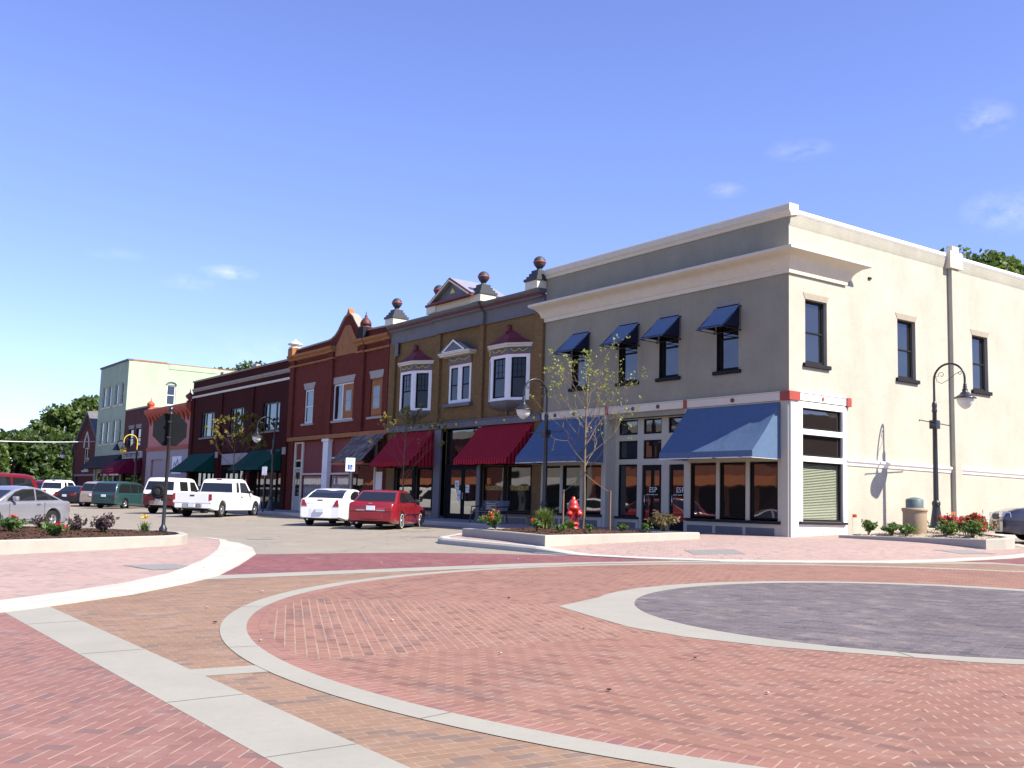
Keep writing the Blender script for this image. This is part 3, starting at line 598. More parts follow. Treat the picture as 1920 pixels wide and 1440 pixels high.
for k, (a, b) in enumerate(((-7.02, -6.0), (-5.62, -4.66))):
    m = MB(E4); 
    m.box(a+.02, a+.14, -.09, -.03, 0, 2.28); m.box(b-.14, b-.02, -.09, -.03, 0, 2.28); m.box(a+.14, b-.14, -.09, -.032, 2.1, 2.28); m.box(a+.14, b-.14, -.09, -.032, .0, .32)
    dr = m.build('door', 'dark_frame', g, bevel=.006, seg=1); dr['label'] = ('glazed black entrance door lettered ESP beside the tall fixed window', 'second glazed black door half hidden by the right pier')[k]
    m = MB(E4); m.box(a+.12, b-.12, -.075, -.055, .3, 2.12); m.build('pane', 'shop_glass', dr)
    m = MB(E4); m.tube([(a+.2, -.03, .85), (a+.2, .04, .87), (a+.2, .04, 1.2), (a+.2, -.03, 1.22)], .014, 6); m.build('handle', 'chrome', dr)
    cx = (a+b)/2
    lettering('lettering', 'ES', 'paper', dr, (cx+.085, .4+.052, 1.32), .26, RX, .002, 'RIGHT'); lettering('lettering', 'P', 'letter_blue' if 'letter_blue' in M else 'sign_white', dr, (cx+.105, .4+.052, 1.32), .26, RX, .002, 'LEFT')
    m = MB(E4)
    for q in range(14):
        if q not in (4, 10): m.box(cx-.3+q*.042, cx-.268+q*.042, -.0545, -.052, 1.22, 1.245)
    m.build('lettering', 'paper', dr)
# band with buttons
m = MB(F0); m.box(-12.5, -.26, .003, .085, 4.19, 4.44); m.box(-12.5, -.26, .003, .11, 4.44, 4.475)
m.build('band', 'cream_trim', g, bevel=.008)
m = MB(S0); m.box(.385, 2.72, .003, .085, 4.22, 4.455); m.box(.385, 2.72, .003, .11, 4.455, 4.485); m.build('band', 'white_trim', g, bevel=.008)
for u in (-11.6, -10.4, -7.02, -5.71, -2.23):
    m = MB(); m.lathe([(.002, 0), (.03, -.01), (.062, .005), (.07, .03), (.07, .05)], (u, -.135, 4.315), 12, 0, 'y'); m.build('button', 'brown_button', g)
for u in (-8.53, -4.44): m = MB(F0); m.box(u, u+.14, .003, .125, 4.18, 4.47); m.build('red_block', 'brick_red_paint', g, bevel=.006)
m = MB(); m.box(-.257, .13, -.13, .383, 4.19, 4.47); m.build('red_block', 'brick_red_paint', g, bevel=.008)
m = MB(S0); m.box(2.722, 2.95, .003, .125, 4.2, 4.48); m.build('red_block', 'brick_red_paint', g, bevel=.008)
m = MB(S0); m.prism([(1.47, .086, 4.34), (1.53, .086, 4.25), (1.59, .086, 4.34), (1.53, .086, 4.42)], (0, .02, 0)); m.build('red_diamond', 'brick_red_paint', g)
# side bay
m = MB(S0)
for a, b, c, d_ in ((.003, .36, -.3, 4.19), (.36, .57, .48, 4.19), (2.57, 2.76, -.3, 4.19), (.57, 2.57, 4.0, 4.19), (.57, 2.57, 3.17, 3.34), (.57, 2.57, 2.33, 2.50)): m.box(a, b, .003, .06 if a > .3 else .075, c, d_)
m.build('bay_frame', 'white_trim', g, bevel=.008)
for c, d_ in ((3.34, 4.0), (2.50, 3.17)): win(g, S0, .59, 2.55, c, d_, 'dark_frame', .05, .05, pane='shop_glass', name='transom_window')
bw = win(g, S0, .59, 2.55, .48, 2.33, 'dark_frame', .05, .06, pane='clear_glass', name='shop_window', label='wide side window with lowered slatted blind')
m = MB(S0); z = .54
while z < 2.26: m.prism([(.66, -.115, z), (.66, -.15, z+.032), (.66, -.148, z+.034), (.66, -.113, z+.003)], (1.83, 0, 0)); z += .05
m.build('blind', 'blind', bw); m = MB(S0); m.box(.55, 2.6, -.5, -.24, .4, 2.4); m.build('window_back', 'dark_interior', bw)
m = MB(S0); m.box(.36, 2.69, .003, .14, .40, .475); m.build('sill', 'dark_sill', g, bevel=.01)
bulkhead(g, S0, .363, 2.568, -.3, .397, 'white_trim', [(.5, 1.38), (1.55, 2.43)], 'cream_trim', .03)
# upper windows
for k, (a, b) in enumerate(UW):
    win(g, F0, a, b, 5.33, 7.51, 'dark_frame', .16, .09, rail=(6.42,), sill=(.12, .12, 'dark_sill'), lintel=(.17, .1, 'lintel_shade'))
    aw = awning(g, F0, a-.06, b+.06, 7.46, .90, 6.64, 0, 'slate_blue_canvas', name='window_awning', sidep=False, label='small blue canvas awning over an upper window')
    for u in (a-.05, b+.05): m = MB(F0); m.prism([(u-.004, .03, 7.44), (u-.004, .84, 6.70), (u-.004, .03, 6.72)], (.008, 0, 0)); m.build('side_panel', 'blue_shadow', aw)  # near-black side cloth: shadow under the awning put into the colour
    m = MB(F0)
    for z in (6.62, 7.42):
        for u in (a-.1, b+.1): m.tube([(u, .0, z), (u, .05, z)], .03, 6)
        m.tube([(a-.1, .04, z), (b+.12, .04, z)], .016, 6)
    for u in (a-.08, b+.1): m.tube([(u, .03, 6.62), (u, .92, 6.64)], .014, 6); m.tube([(u, .04, 6.6), (u, .04, 7.44)], .012, 6)
    m.tube([(a-.1, .90, 6.64), (b+.1, .90, 6.64)], .014, 6); m.build('awning_rod', 'black_iron', aw)
for k, (a, b) in enumerate(SWN): win(g, S0, a, b, 5.43, 7.48, 'dark_sill', .16, .09, rail=(6.45,), sill=(.13, .12, 'dark_sill'), lintel=(.2, .11, 'lintel_cream'))
awning(g, F0, -12.5, -8.68, 4.14, 1.32, 2.38, .2, 'blue_canvas', 'canvas_edge', name='awning', label='long blue shop awning partly hidden by the young tree', bars=3)
awning(g, F0, -4.32, -.31, 4.14, 1.32, 2.38, .2, 'blue_canvas', 'canvas_edge', name='awning', label='long blue shop awning at the corner', bars=3)
# cornice, coping, side mouldings
cp = [(.003, 8.2), (.07, 8.2), (.08, 8.33), (.14, 8.38), (.17, 8.5), (.24, 8.62), (.36, 8.74), (.52, 8.81), (.55, 8.84), (.55, 8.93), (.003, 8.98)]
m = MB(F0); n = len(cp); vs = [(-13.0+ (.5-a*.95), a, b) for a, b in cp]+[(a, a, b) for a, b in cp]; m.mesh(vs, [(i, (i+1) % n, n+(i+1) % n, n+i) for i in range(n)]+[tuple(range(n))], 0)
m.mp = None; vs = [(a, -a, b) for a, b in cp]+[(a, 2.75+a*1.4, b) for a, b in cp]; m.mesh(vs, [(i, (i+1) % n, n+(i+1) % n, n+i) for i in range(n)]+[tuple(range(n, 2*n))], 0)
m.build('cornice', 'cream_trim', g, sharp=40)
c2 = [(.003, 10.02), (.05, 10.02), (.07, 10.12), (.13, 10.18), (.13, 10.36), (.1, 10.42), (-.32, 10.42), (-.32, 10.1)]
m = MB(F0); moulding(m, -12.5, .13, c2); m.build('coping', 'cream_trim', g, bevel=.01)
for a, b in ((.135, 8.75), (9.25, 30)):
    m = MB(S0); moulding(m, a, b, [(.003, 10.08), (.06, 10.1), (.1, 10.16), (.1, 10.26), (-.31, 10.30), (-.31, 10.1)]); m.build('coping', 'white_trim', g, bevel=.01)
for a, b in ((.02, 8.7), (9.3, 30)): m = MB(S0); moulding(m, a, b, [(.003, 9.72), (.03, 9.80), (.06, 9.95), (.09, 10.08), (.003, 10.08)]); m.build('parapet_cove', 'cream_stucco', g, sharp=60)
for a, b in ((2.765, 8.72), (9.28, 30)): m = MB(S0); moulding(m, a, b, [(.003, 2.30), (.03, 2.31), (.05, 2.38), (.10, 2.44), (.10, 2.50), (.003, 2.53)]); m.build('side_moulding', 'white_trim', g)
m = MB(S0); m.box(8.80, 9.22, .003, .17, .1, 9.72); dp = m.build('downspout', 'cream_stucco', g, bevel=.012)
m = MB(S0); m.box(8.62, 9.42, .003, .24, 9.72, 10.35); m.box(8.8, 9.24, .003, .2, 10.352, 10.55); sc_ = m.build('scupper_box', 'cream_trim', g, bevel=.015)
m = MB(S0)
for i in range(4):
    for j in range(3): m.box(8.72+i*.19, 8.75+i*.19, .24, .246, 9.83+j*.18, 9.86+j*.18)
m.build('rivet', 'dark_sill', sc_)
m = MB(S0); m.box(4.05, 4.2, .003, .05, 8.62, 8.68); m.build('wall_bracket', 'dark_sill', g)

# ================================================================ tan brick building
b2 = thing('tan_brick_building', 'tan brick two storey building with oriel windows, slate trim and striped red awnings', 'building', (-18.8, 0, 0))
gl = [(-24.46, -22.81), (-22.49, -20.99), (-16.74, -15.13), (-14.89, -13.2)]
ops = [(a, b, .42, 2.36) for a, b in gl]+[(-20.2, -17.12, -.34, 4.12), (-19.8, -17.95, 5.27, 7.08)]
shell(b2, -25.5, -12.503, 26, 9.4, ops, 'tan_brick', 'tan_brick', depth=.25)
each('pilaster', 'tan_brick', b2, F0, [(a, b, .003, .13, 4.45, 8.67) for a, b in ((-25.45, -24.86), (-20.92, -20.55), (-17.2, -16.88), (-13.05, -12.52))], .01)
def entab(m, u0, u1, o, mats=(0, 1)):
    moulding(m, u0, u1, [(.003, 8.67), (o+.04, 8.67), (o+.05, 8.75), (o+.02, 8.77), (o+.02, 9.18), (o+.10, 9.27), (o+.18, 9.30), (o+.18, 9.36), (.003, 9.36)], 0)
    moulding(m, u0, u1, [(.003, 9.361), (o+.20, 9.361), (o+.23, 9.40), (o+.21, 9.45), (.003, 9.45)], 1)
    moulding(m, u0, u1, [(.003, 9.451), (o+.24, 9.451), (o+.34, 9.56), (o+.36, 9.63), (-.3, 9.66)], 0)
m = MB(F0); entab(m, -25.5, -20.95, .05); entab(m, -20.95, -16.85, .17); entab(m, -16.85, -12.53, .05); m.build('cornice', ['slate_trim', 'maroon_paint'], b2, sharp=50)
m = MB(F0); m.box(-24.86, -24.55, .13, .16, 8.0, 8.67); m.build('frieze_bracket', 'slate_trim', b2)
m = MB(); m.box(-21.0, -16.85, -.42, .3, 9.66, 10.0); m.build('parapet_block', 'cream_trim', b2, bevel=.01)
m = MB(); cx = -18.8
m.prism([(cx-1.62, -.62, 10.02), (cx+1.62, -.62, 10.02), (cx, -.62, 10.86)], (0, 1.8, 0), 0)
gb = m.build('pediment', 'slate_trim', b2)
m = MB()
for s in (-1, 1): m.prism([(cx+s*1.78, -.8, 10.0), (cx, -.8, 10.93), (cx, -.8, 11.0), (cx+s*1.83, -.8, 10.06)], (0, 2.1, 0))
m.build('roof', 'roof_silver', gb)
m = MB()
for s in (-1, 1): m.prism([(cx+s*1.80, -.83, 9.99), (cx, -.83, 10.92), (cx, -.83, 11.01), (cx+s*1.90, -.83, 10.02)], (0, .04, 0))
m.box(cx-1.78, cx+1.78, -.83, -.64, 9.94, 10.015); m.build('raking_moulding', 'maroon_paint', gb)
m = MB()
for s in (-1, 1): m.prism([(cx+s*1.64, -.86, 9.99), (cx, -.86, 10.84), (cx, -.86, 10.915), (cx+s*1.78, -.86, 9.995)], (0, .028, 0))
m.build('raking_fillet', 'cream_trim', gb)
m = MB(); m.prism([(cx-.22, -.635, 10.3), (cx+.22, -.635, 10.3), (cx, -.635, 10.55)], (0, .01, 0)); m.build('gold_ornament', 'gold_paint', gb)
def finial(root, x, y, z0, blk=True):
    m = MB(); s = z0
    if blk: m.box(x-.42, x+.42, y-.42, y+.42, z0-.02, z0+.32); s = z0+.32
    base = m.build('finial', 'cream_trim', root, bevel=.012) if blk else None
    m = MB()
    for k, (h, ww) in enumerate(((.11, .47), (.11, .39), (.13, .31), (.13, .24))):
        m.box(x-ww, x+ww, y-ww, y+ww, s, s+h); s += h
    m.lathe([(.14, s), (.12, s+.06), (.10, s+.1), (.15, s+.13)], (x, y, 0), 12)
    par = base or root
    o = m.build('finial_steps', 'dark_slate', par)
    m = MB(); zc = s+.13+.24; m.lathe([(.26*math.sin(math.pi*k/12), zc-.26*math.cos(math.pi*k/12)) for k in range(13)], (x, y, 0), 18); m.build('ball', 'dark_slate', par)
    m = MB(); m.lathe([(.262, zc-.03), (.278, zc-.02), (.278, zc+.02), (.262, zc+.03)], (x, y, 0), 18); m.build('ball_band', 'brick_red_paint', par)
for x, y, z in ((-25.05, -.05, 9.64), (-20.95, -.05, 9.98), (-17.05, -.1, 9.98), (-12.95, -.05, 9.64)): finial(b2, x, y, z-.3 if z > 9.7 else z)
def swag(m, a, b, d_, z):
    for k in range(2):
        u0 = a+(b-a)*k/2; u1 = a+(b-a)*(k+1)/2
        m.tube([Vector(a_).lerp(Vector(b_), t)+Vector((0, 0, -.12*math.sin(math.pi*t))) for a_, b_ in ((d_(u0), d_(u1)),) for t in [j/8 for j in range(9)]], .018, 5)
        for t in (.15, .5, .85):
            p = Vector(d_(u0)).lerp(Vector(d_(u1)), t)+Vector((0, 0, -.12*math.sin(math.pi*t))); m.lathe([(.001, p.z-.03), (.03, p.z), (.001, p.z+.03)], (p.x, p.y, 0), 6)
def oriel(cx):
    D, hf, hb = .52, .62, 1.5
    ring = lambda o, z: [(cx-hb-o, -.0, z), (cx-hf-o*.6, -D-o, z), (cx+hf+o*.6, -D-o, z), (cx+hb+o, -.0, z)]
    m = MB()
    def band(m, o0, z0, o1, z1, mat=0):
        a, b = ring(o0, z0), ring(o1, z1)
        for k in range(3): m.poly([a[k], a[k+1], b[k+1], b[k]], mat)
    def solid(m, o, z0, z1, mat=0):
        a, b = ring(o, z0), ring(o, z1); m.mesh(a+b, [(0, 1, 5, 4), (1, 2, 6, 5), (2, 3, 7, 6), (3, 2, 1, 0), (4, 5, 6, 7)], mat)
    solid(m, 0, 5.08, 5.2); solid(m, 0, 6.9, 7.03)
    fcs = [(ring(0, 0)[k], ring(0, 0)[k+1]) for k in range(3)]
    wins = []
    for (p, q) in fcs:
        p, q = Vector(p), Vector(q); L = (q-p).length; t = (q-p)/L; nn = Vector((t.y, -t.x, 0))
        mp = lambda u, o, w, p=p, t=t, nn=nn: tuple(p+t*u+nn*o+Vector((0, 0, w)))
        wins.append((mp, L)); m.mp = mp
        for a, b in ((0, .17), (L-.17, L)): m.box(a, b, -.1, .0, 5.2, 6.9)
        m.mp = None
    o = m.build('oriel_window', 'white_trim', b2); 
    for mp, L in wins:
        g_ = MB(mp); g_.box(.17, L-.17, -.09, -.07, 5.2, 6.9); g_.build('pane', 'dark_pane', o)
        f = MB(mp); f.box(.17, .22, -.085, -.03, 5.2, 6.9); f.box(L-.22, L-.17, -.085, -.03, 5.2, 6.9); f.box(.22, L-.22, -.085, -.032, 6.85, 6.9); f.box(.22, L-.22, -.085, -.032, 5.2, 5.26); f.box(.22, L-.22, -.085, -.034, 6.03, 6.08)
        for z in (6.3, 6.6): f.box(.22, L-.22, -.085, -.055, z, z+.015)
        for k in (1, 2): f.box(.22+(L-.44)*k/3, .235+(L-.44)*k/3, -.085, -.056, 6.08, 6.85)
        f.build('sash', 'dark_frame', o)
    m = MB(); solid(m, -.01, 7.033, 7.33); m.build('frieze', 'slate_trim', o)
    m = MB(); solid(m, .01, 7.031, 7.07); m.build('red_fillet', 'brick_red_paint', o)
    m = MB()
    for mp, L in wins: swag(m, .12, L-.12, lambda u, mp=mp: mp(u, .015, 7.27), 0)
    m.build('gold_swag', 'gold_paint', o)
    m = MB(); solid(m, .10, 7.332, 7.42); solid(m, .15, 7.421, 7.50); m.build('oriel_cornice', 'cream_trim', o)
    m = MB(); a = ring(.17, 7.505); ap = [(cx-.35, -.0, 8.12), (cx-.12, -.08, 8.12), (cx+.12, -.08, 8.12), (cx+.35, -.0, 8.12)]
    mid = [tuple(Vector(a[k]).lerp(Vector(ap[k]), .5)+Vector((0, 0, -.06))) for k in range(4)]
    for q, w_ in ((a, mid), (mid, ap)):
        for k in range(3): m.poly([q[k], q[k+1], w_[k+1], w_[k]], 0)
    m.poly(list(reversed(a))); m.lathe([(.16, 8.1), (.2, 8.16), (.1, 8.2), (.14, 8.27), (.15, 8.33), (.08, 8.4), (.005, 8.42)], (cx, -.08, 0), 12); m.build('oriel_roof', 'maroon_paint', o, norm=False)
    m = MB(); lv = [(0.0, 5.077), (-.04, 5.0), (-.12, 4.85)]
    solid(m, .05, 5.03, 5.079)
    a = ring(.02, 5.03); s = lambda f, z: [(cx+(x-cx)*f, y*f, z) for x, y, _ in a]
    prev = a
    for f, z in ((.93, 4.93), (.75, 4.82), (.45, 4.72), (.12, 4.66)):
        nx = s(f, z)
        for k in range(3): m.poly([prev[k], prev[k+1], nx[k+1], nx[k]], 0, True)
        prev = nx
    m.lathe([(.005, 4.5), (.06, 4.55), (.04, 4.6), (.1, 4.68)], (cx, -.06, 0), 8); m.build('oriel_base', 'slate_trim', o, norm=False)
    return o
oriel(-22.9)['label'] = 'left oriel window with red hipped roof'; oriel(-15.0)['label'] = 'right oriel window with red hipped roof'
# middle window with little pediment
mw = win(b2, F0, -19.8, -17.95, 5.27, 7.08, 'white_trim', .02, .14, pane='dark_pane', name='middle_window', label='flat double window under a small pediment hood')
m = MB(F0); m.box(-19.05, -18.7, -.06, .012, 5.4, 6.95); m.build('mullion', 'white_trim', mw)
m = MB(F0)
for a, b in ((-19.66, -19.05), (-18.70, -18.09)):
    m.box(a, a+.05, -.045, -.008, 5.44, 6.94); m.box(b-.05, b, -.045, -.008, 5.44, 6.94); m.box(a+.05, b-.05, -.045, -.009, 6.1, 6.15); m.box(a+.05, b-.05, -.045, -.009, 6.89, 6.94)
m.build('sash', 'dark_frame', mw)
m = MB(F0); m.box(-20.05, -17.75, .003, .2, 5.1, 5.262); m.build('sill', 'slate_trim', mw, bevel=.02)
m = MB(F0); m.box(-19.85, -17.9, .003, .06, 7.085, 7.45); m.build('frieze', 'slate_trim', mw)
m = MB(F0); m.box(-19.88, -17.87, .003, .075, 7.083, 7.12); m.build('red_fillet', 'brick_red_paint', mw)
m = MB(); swag(m, -19.75, -18.0, lambda u: (u, -.075, 7.38), 0); m.build('gold_swag', 'gold_paint', mw)
m = MB(F0); m.box(-20.15, -17.6, .003, .38, 7.453, 7.53); m.box(-20.2, -17.55, .003, .44, 7.531, 7.62); m.build('hood_cornice', 'cream_trim', mw)
m = MB(F0); m.prism([(-20.2, .003, 7.623), (-17.55, .003, 7.623), (-18.3, .003, 8.0), (-19.45, .003, 8.0)], (0, .42, 0)); m.prism([(-19.75, .3, 7.625), (-18.0, .3, 7.625), (-18.875, .3, 8.2)], (0, .1, 0)); m.build('hood_roof', 'slate_trim', mw)
m = MB(F0)
for s in (-1, 1): m.prism([(-18.875+s*.82, .43, 7.66), (-18.875, .43, 8.09), (-18.875, .43, 8.18), (-18.875+s*.98, .43, 7.66)], (0, .03, 0))
m.box(-19.8, -17.95, .43, .455, 7.625, 7.66); m.build('hood_fillet', 'white_trim', mw)
m = MB(F0); m.prism([(-19.15, .401, 7.74), (-18.6, .401, 7.74), (-18.875, .401, 7.95)], (0, .012, 0)); m.build('gold_ornament', 'gold_paint', mw)
# ground floor
m = MB(F0); m.box(-25.45, -12.53, .003, .15, 4.13, 4.40); m.box(-25.45, -12.53, .003, .19, 4.401, 4.45); m.build('beam', 'slate_trim', b2, bevel=.01)
for u in (-25.2, -22.9, -20.9, -20.4, -18.8, -17.15, -15.0, -12.9):
    m = MB(); m.lathe([(.005, -.03), (.05, -.02), (.07, .0), (.07, .02)], (u, -.17, 4.29), 8, 0, 'y'); m.build('rosette', 'gold_paint', b2)
each('pier', 'slate_trim', b2, F0, [((a, b, -.2, .1, -.3, 4.127), (a-.03, b+.03, -.2, .13, -.3, .1)) for a, b in ((-20.78, -20.2), (-17.12, -16.84))], .012)
for a, b in gl: win(b2, F0, a, b, .42, 2.36, 'dark_frame', .08, .05, pane='shop_glass', name='shop_window')
for top_, posts in (((-24.6, -20.8), ((-24.6, -24.47), (-22.8, -22.5), (-20.98, -20.8))), ((-16.83, -13.18), ((-16.83, -16.75), (-15.12, -14.9), (-13.19, -13.18)))):
    m = MB(F0); m.box(*top_, .003, .05, 2.38, 4.127); m.box(*top_, .003, .09, .34, .41)
    for a, b in posts: m.box(a, b, .003, .05, .41, 2.38)
    m.build('shopfront', 'dark_frame', b2)
bulkhead(b2, F0, -24.6, -20.79, -.28, .337, 'slate_trim', [(-24.45, -22.85), (-22.6, -21.0)], 'gold_paint', .02, outline=True); bulkhead(b2, F0, -16.83, -13.18, -.28, .337, 'slate_trim', [(-16.7, -15.2), (-14.95, -13.35)], 'gold_paint', .02, outline=True)
m = MB(F0); m.box(-20.2, -17.12, -1.0, -.9, -.3, 4.12); 
for a, b in ((-20.2, -20.17), (-17.15, -17.12)): m.box(a, b, -.9, -.25, -.3, 4.12)
m.build('entry_wall', 'dark_interior', b2)
m = MB(F0); m.box(-20.2, -17.12, -.26, -.2, 2.4, 2.5); m.box(-20.2, -19.95, -.26, -.2, 0, 2.4); m.box(-17.4, -17.12, -.26, -.2, 0, 2.4); m.build('door_surround', 'dark_frame', b2)
m = MB(F0); m.box(-20.1, -17.2, -.25, -.23, 2.52, 4.05); m.build('transom_window', 'shop_glass', b2)
for k, (a, b) in enumerate(((-19.94, -18.70), (-18.66, -17.41))):
    m = MB(F0); m.box(a, a+.11, -.27, -.21, .0, 2.38); m.box(b-.11, b, -.27, -.21, 0, 2.38); m.box(a+.11, b-.11, -.27, -.212, 2.24, 2.38); m.box(a+.11, b-.11, -.27, -.212, 0, .25); dr = m.build('door', 'dark_frame', b2, bevel=.006, seg=1)
    m = MB(F0); m.box(a+.1, b-.1, -.25, -.235, .24, 2.25); m.build('pane', 'shop_glass', dr); m = MB(F0); hx = b-.06 if k == 0 else a+.06; m.box(hx-.015, hx+.015, -.2, -.15, .9, 1.2); m.build('handle', 'galv', dr)
    for q in (((-19.35, -19.0, 1.35, 1.75), (-19.15, -18.85, .85, 1.28)) if k == 0 else ((-18.45, -18.15, 1.2, 1.55),)): m = MB(F0); m.box(q[0], q[1], -.2345, -.232, q[2], q[3]); m.build('notice', 'paper', dr)
    m = MB(F0)
    for q in (((-19.28, -19.12, 1.58, 1.62), (-19.22, -19.06, 1.48, 1.52), (-19.12, -18.88, 1.07, 1.1)) if k == 0 else ((-18.4, -18.3, 1.4, 1.44), (-18.28, -18.2, 1.3, 1.34))): m.box(q[0], q[1], -.2315, -.230, q[2], q[3])
    m.build('print', 'dark_frame', dr)
awning(b2, F0, -24.70, -20.86, 4.11, 1.35, 2.36, .22, 'red_canvas', name='awning', label='left striped red shop awning', bars=3); awning(b2, F0, -17.08, -13.12, 4.11, 1.35, 2.36, .22, 'red_canvas', name='awning', label='right striped red shop awning', bars=3)
lettering('window_lettering', 'THE BOARDROOM', 'gold_paint', b2, (-14.1, .060, 1.32), .28, RX, .002, sx=.55)
lettering('window_lettering', 'THE BOARDROOM', 'gold_paint', b2, (-15.95, .060, 1.32), .28, RX, .002, sx=.55)
pm('maroon_dark', (.075, .012, .012), .6, .08)
pm('letter_blue', (.10, .25, .65), .5, 0)
# ================================================================ red brick building with curved gable
rb = thing('red_brick_building', 'red brick two storey building with a curved terracotta gable and a shingled shop hood', 'building', (-31.5, 0, 0))
ops = [(-35.92, -34.68, 5.1, 7.12), (-32.1, -29.6, 5.08, 7.15), (-27.62, -26.33, 5.08, 7.1), (-37.25, -25.9, -.34, 4.08)]
shell(rb, -37.98, -25.503, 24, 9.05, ops, 'red_brick', depth=.25)
each('pilaster', 'red_brick', rb, F0, [(a, b, .003, .14, 4.35, 9.0) for a, b in ((-37.98, -37.4), (-32.65, -32.1), (-28.85, -28.3), (-26.0, -25.51))], .01)
CX = -30.5
gp = [(-37.95, 9.05), (-37.95, 9.62), (-33.0, 9.72), (-32.6, 9.76), (-32.15, 9.9), (-31.75, 10.15), (-31.4, 10.5), (-31.05, 10.8), (-30.72, 10.92), (-30.28, 10.92), (-29.95, 10.72), (-29.6, 10.35), (-29.2, 10.0), (-28.8, 9.85), (-28.4, 9.78), (-25.52, 9.70), (-25.52, 9.05)]
m = MB(F0); m.prism([(a, -.02, b) for a, b in gp], (0, -.3, 0)); m.build('parapet', 'red_brick', rb)
m = MB(F0)
for p, q in zip(gp[1:-2], gp[2:-1]): m.prism([(p[0], .07, p[1]), (q[0], .07, q[1]), (q[0], .07, q[1]+.09), (p[0], .07, p[1]+.09)], (0, -.46, 0))
m.build('coping', 'stone_band', rb)
m = MB(F0)
def tband(u0, u1, o):
    moulding(m, u0, u1, [(.003, 9.0), (o+.05, 9.02), (o+.08, 9.12), (o+.2, 9.2), (o+.22, 9.34), (.003, 9.36)]); moulding(m, u0, u1, [(.003, 8.60), (o+.05, 8.61), (o+.06, 8.70), (.003, 8.72)])
tband(-38.2, -32.65, .1); tband(-28.3, -25.51, .1); tband(-32.65, -32.0, .16); tband(-29.2, -28.3, .16); m.build('cornice', 'terracotta', rb, bevel=.008)
pn = [(-31.95, 8.72), (-29.25, 8.72), (-29.25, 9.3), (-29.5, 9.55), (-29.8, 9.85), (-30.1, 10.2), (-30.3, 10.36), (-30.8, 10.36), (-31.05, 10.2), (-31.35, 9.85), (-31.65, 9.55), (-31.95, 9.3)]
m = MB(F0); m.prism([(a, .05, b) for a, b in pn], (0, -.05, 0)); m.build('gable_panel', 'terracotta', rb)
m = MB(F0); m.prism([(a, .09, b) for a, b in [(CX-.25, 10.93), (CX+.25, 10.93), (CX+.12, 11.1), (CX, 11.32), (CX-.12, 11.1)]], (0, -.3, 0)); m.build('gable_tip', 'terracotta', rb)
def spire(x, y, z, mat, cap):
    m = MB(); m.box(x-.32, x+.32, y-.32, y+.32, z-.3, z+.28); o = m.build('corner_pedestal', mat, rb, bevel=.015)
    m = MB(); m.lathe([(.36, z+.28), (.38, z+.34), (.2, z+.42)]+([(.44, z+.5), (.46, z+.55), (.12, z+.74), (.03, z+.85)] if cap == 0 else [(.31, z+.42), (.31, z+.55), (.26, z+.68), (.14, z+.82), (.06, z+.9), (.09, z+.95), (.04, z+1.0), (.015, z+1.2)]), (x, y, 0), 14); m.build('corner_finial', 'cream_trim' if cap == 0 else 'maroon_dark', o)
spire(-37.6, -.05, 9.5, 'terracotta', 0); spire(-28.5, .0, 9.65, 'dark_sill', 1)
win(rb, F0, -35.92, -34.68, 5.1, 7.12, 'white_trim', .1, .1, rail=(6.1,), sill=(.12, .2, 'lintel_stone'), lintel=(.38, .22, 'lintel_stone'))
w2 = win(rb, F0, -32.1, -29.6, 5.08, 7.15, 'white_trim', .1, .09, rail=(), mull=(-31.0,), sill=(.12, .2, 'lintel_stone'), lintel=(.38, .2, 'lintel_stone'), label='wide window half boarded in tan around a small sash')
m = MB(F0); m.box(-30.93, -29.7, -.11, -.06, 5.17, 7.06); m.build('board', 'terracotta', w2)
m = MB(F0); m.box(-30.55, -29.85, -.058, -.035, 5.55, 6.72); s = m.build('small_sash', 'lintel_stone', w2); 
m = MB(F0); m.box(-30.48, -29.92, -.034, -.03, 5.62, 6.12); m.box(-30.48, -29.92, -.034, -.03, 6.18, 6.65); m.build('pane', 'glass', w2)
w3 = win(rb, F0, -27.62, -26.33, 5.08, 7.1, 'terracotta', .1, .09, sill=(.12, .2, 'lintel_stone'), lintel=(.42, .2, 'lintel_stone'), label='right window boarded in tan with a small sash left open')
m = MB(F0); m.box(-27.53, -26.42, -.115, -.06, 5.19, 7.0); m.build('board', 'terracotta', w3)
m = MB(F0); m.box(-27.35, -26.6, -.058, -.035, 5.5, 6.7); m.build('small_sash', 'lintel_stone', w3); m = MB(F0); m.box(-27.28, -26.67, -.034, -.03, 5.57, 6.08); m.box(-27.28, -26.67, -.034, -.03, 6.14, 6.63); m.build('pane', 'glass', w3)
m = MB(F0); m.box(-37.95, -25.51, .003, .12, 4.1, 4.34); m.build('beam', 'terracotta', rb, bevel=.02)
m = MB(F0); m.box(-37.25, -25.9, -.24, -.2, -.3, 4.08); 
m.build('shopfront', 'red_siding', rb)
each('post', 'cream_trim', rb, F0, [(a, b, -.198, -.1, -.3, 4.05) for a, b in ((-37.25, -37.05), (-36.2, -35.98), (-29.75, -29.55), (-27.05, -26.9))], .008)
for a, b, z in ((-37.05, -36.2, 4.0), (-37.05, -36.2, 2.5), (-37.05, -36.2, 2.95), (-32.2, -29.75, 3.02), (-32.2, -29.75, 2.14), (-35.98, -32.9, 2.14)): m = MB(F0); m.box(a, b, -.198, -.12, z-.05, z+.05); m.build('rail', 'cream_trim', rb, bevel=.008)
m = MB(F0); m.box(-32.88, -32.22, -.18, .1, -.3, 3.95); m.box(-32.98, -32.12, -.18, .16, 3.95, 4.095); m.box(-32.95, -32.15, -.18, .14, -.3, .25); m.build('column', 'white_trim', rb, bevel=.015)
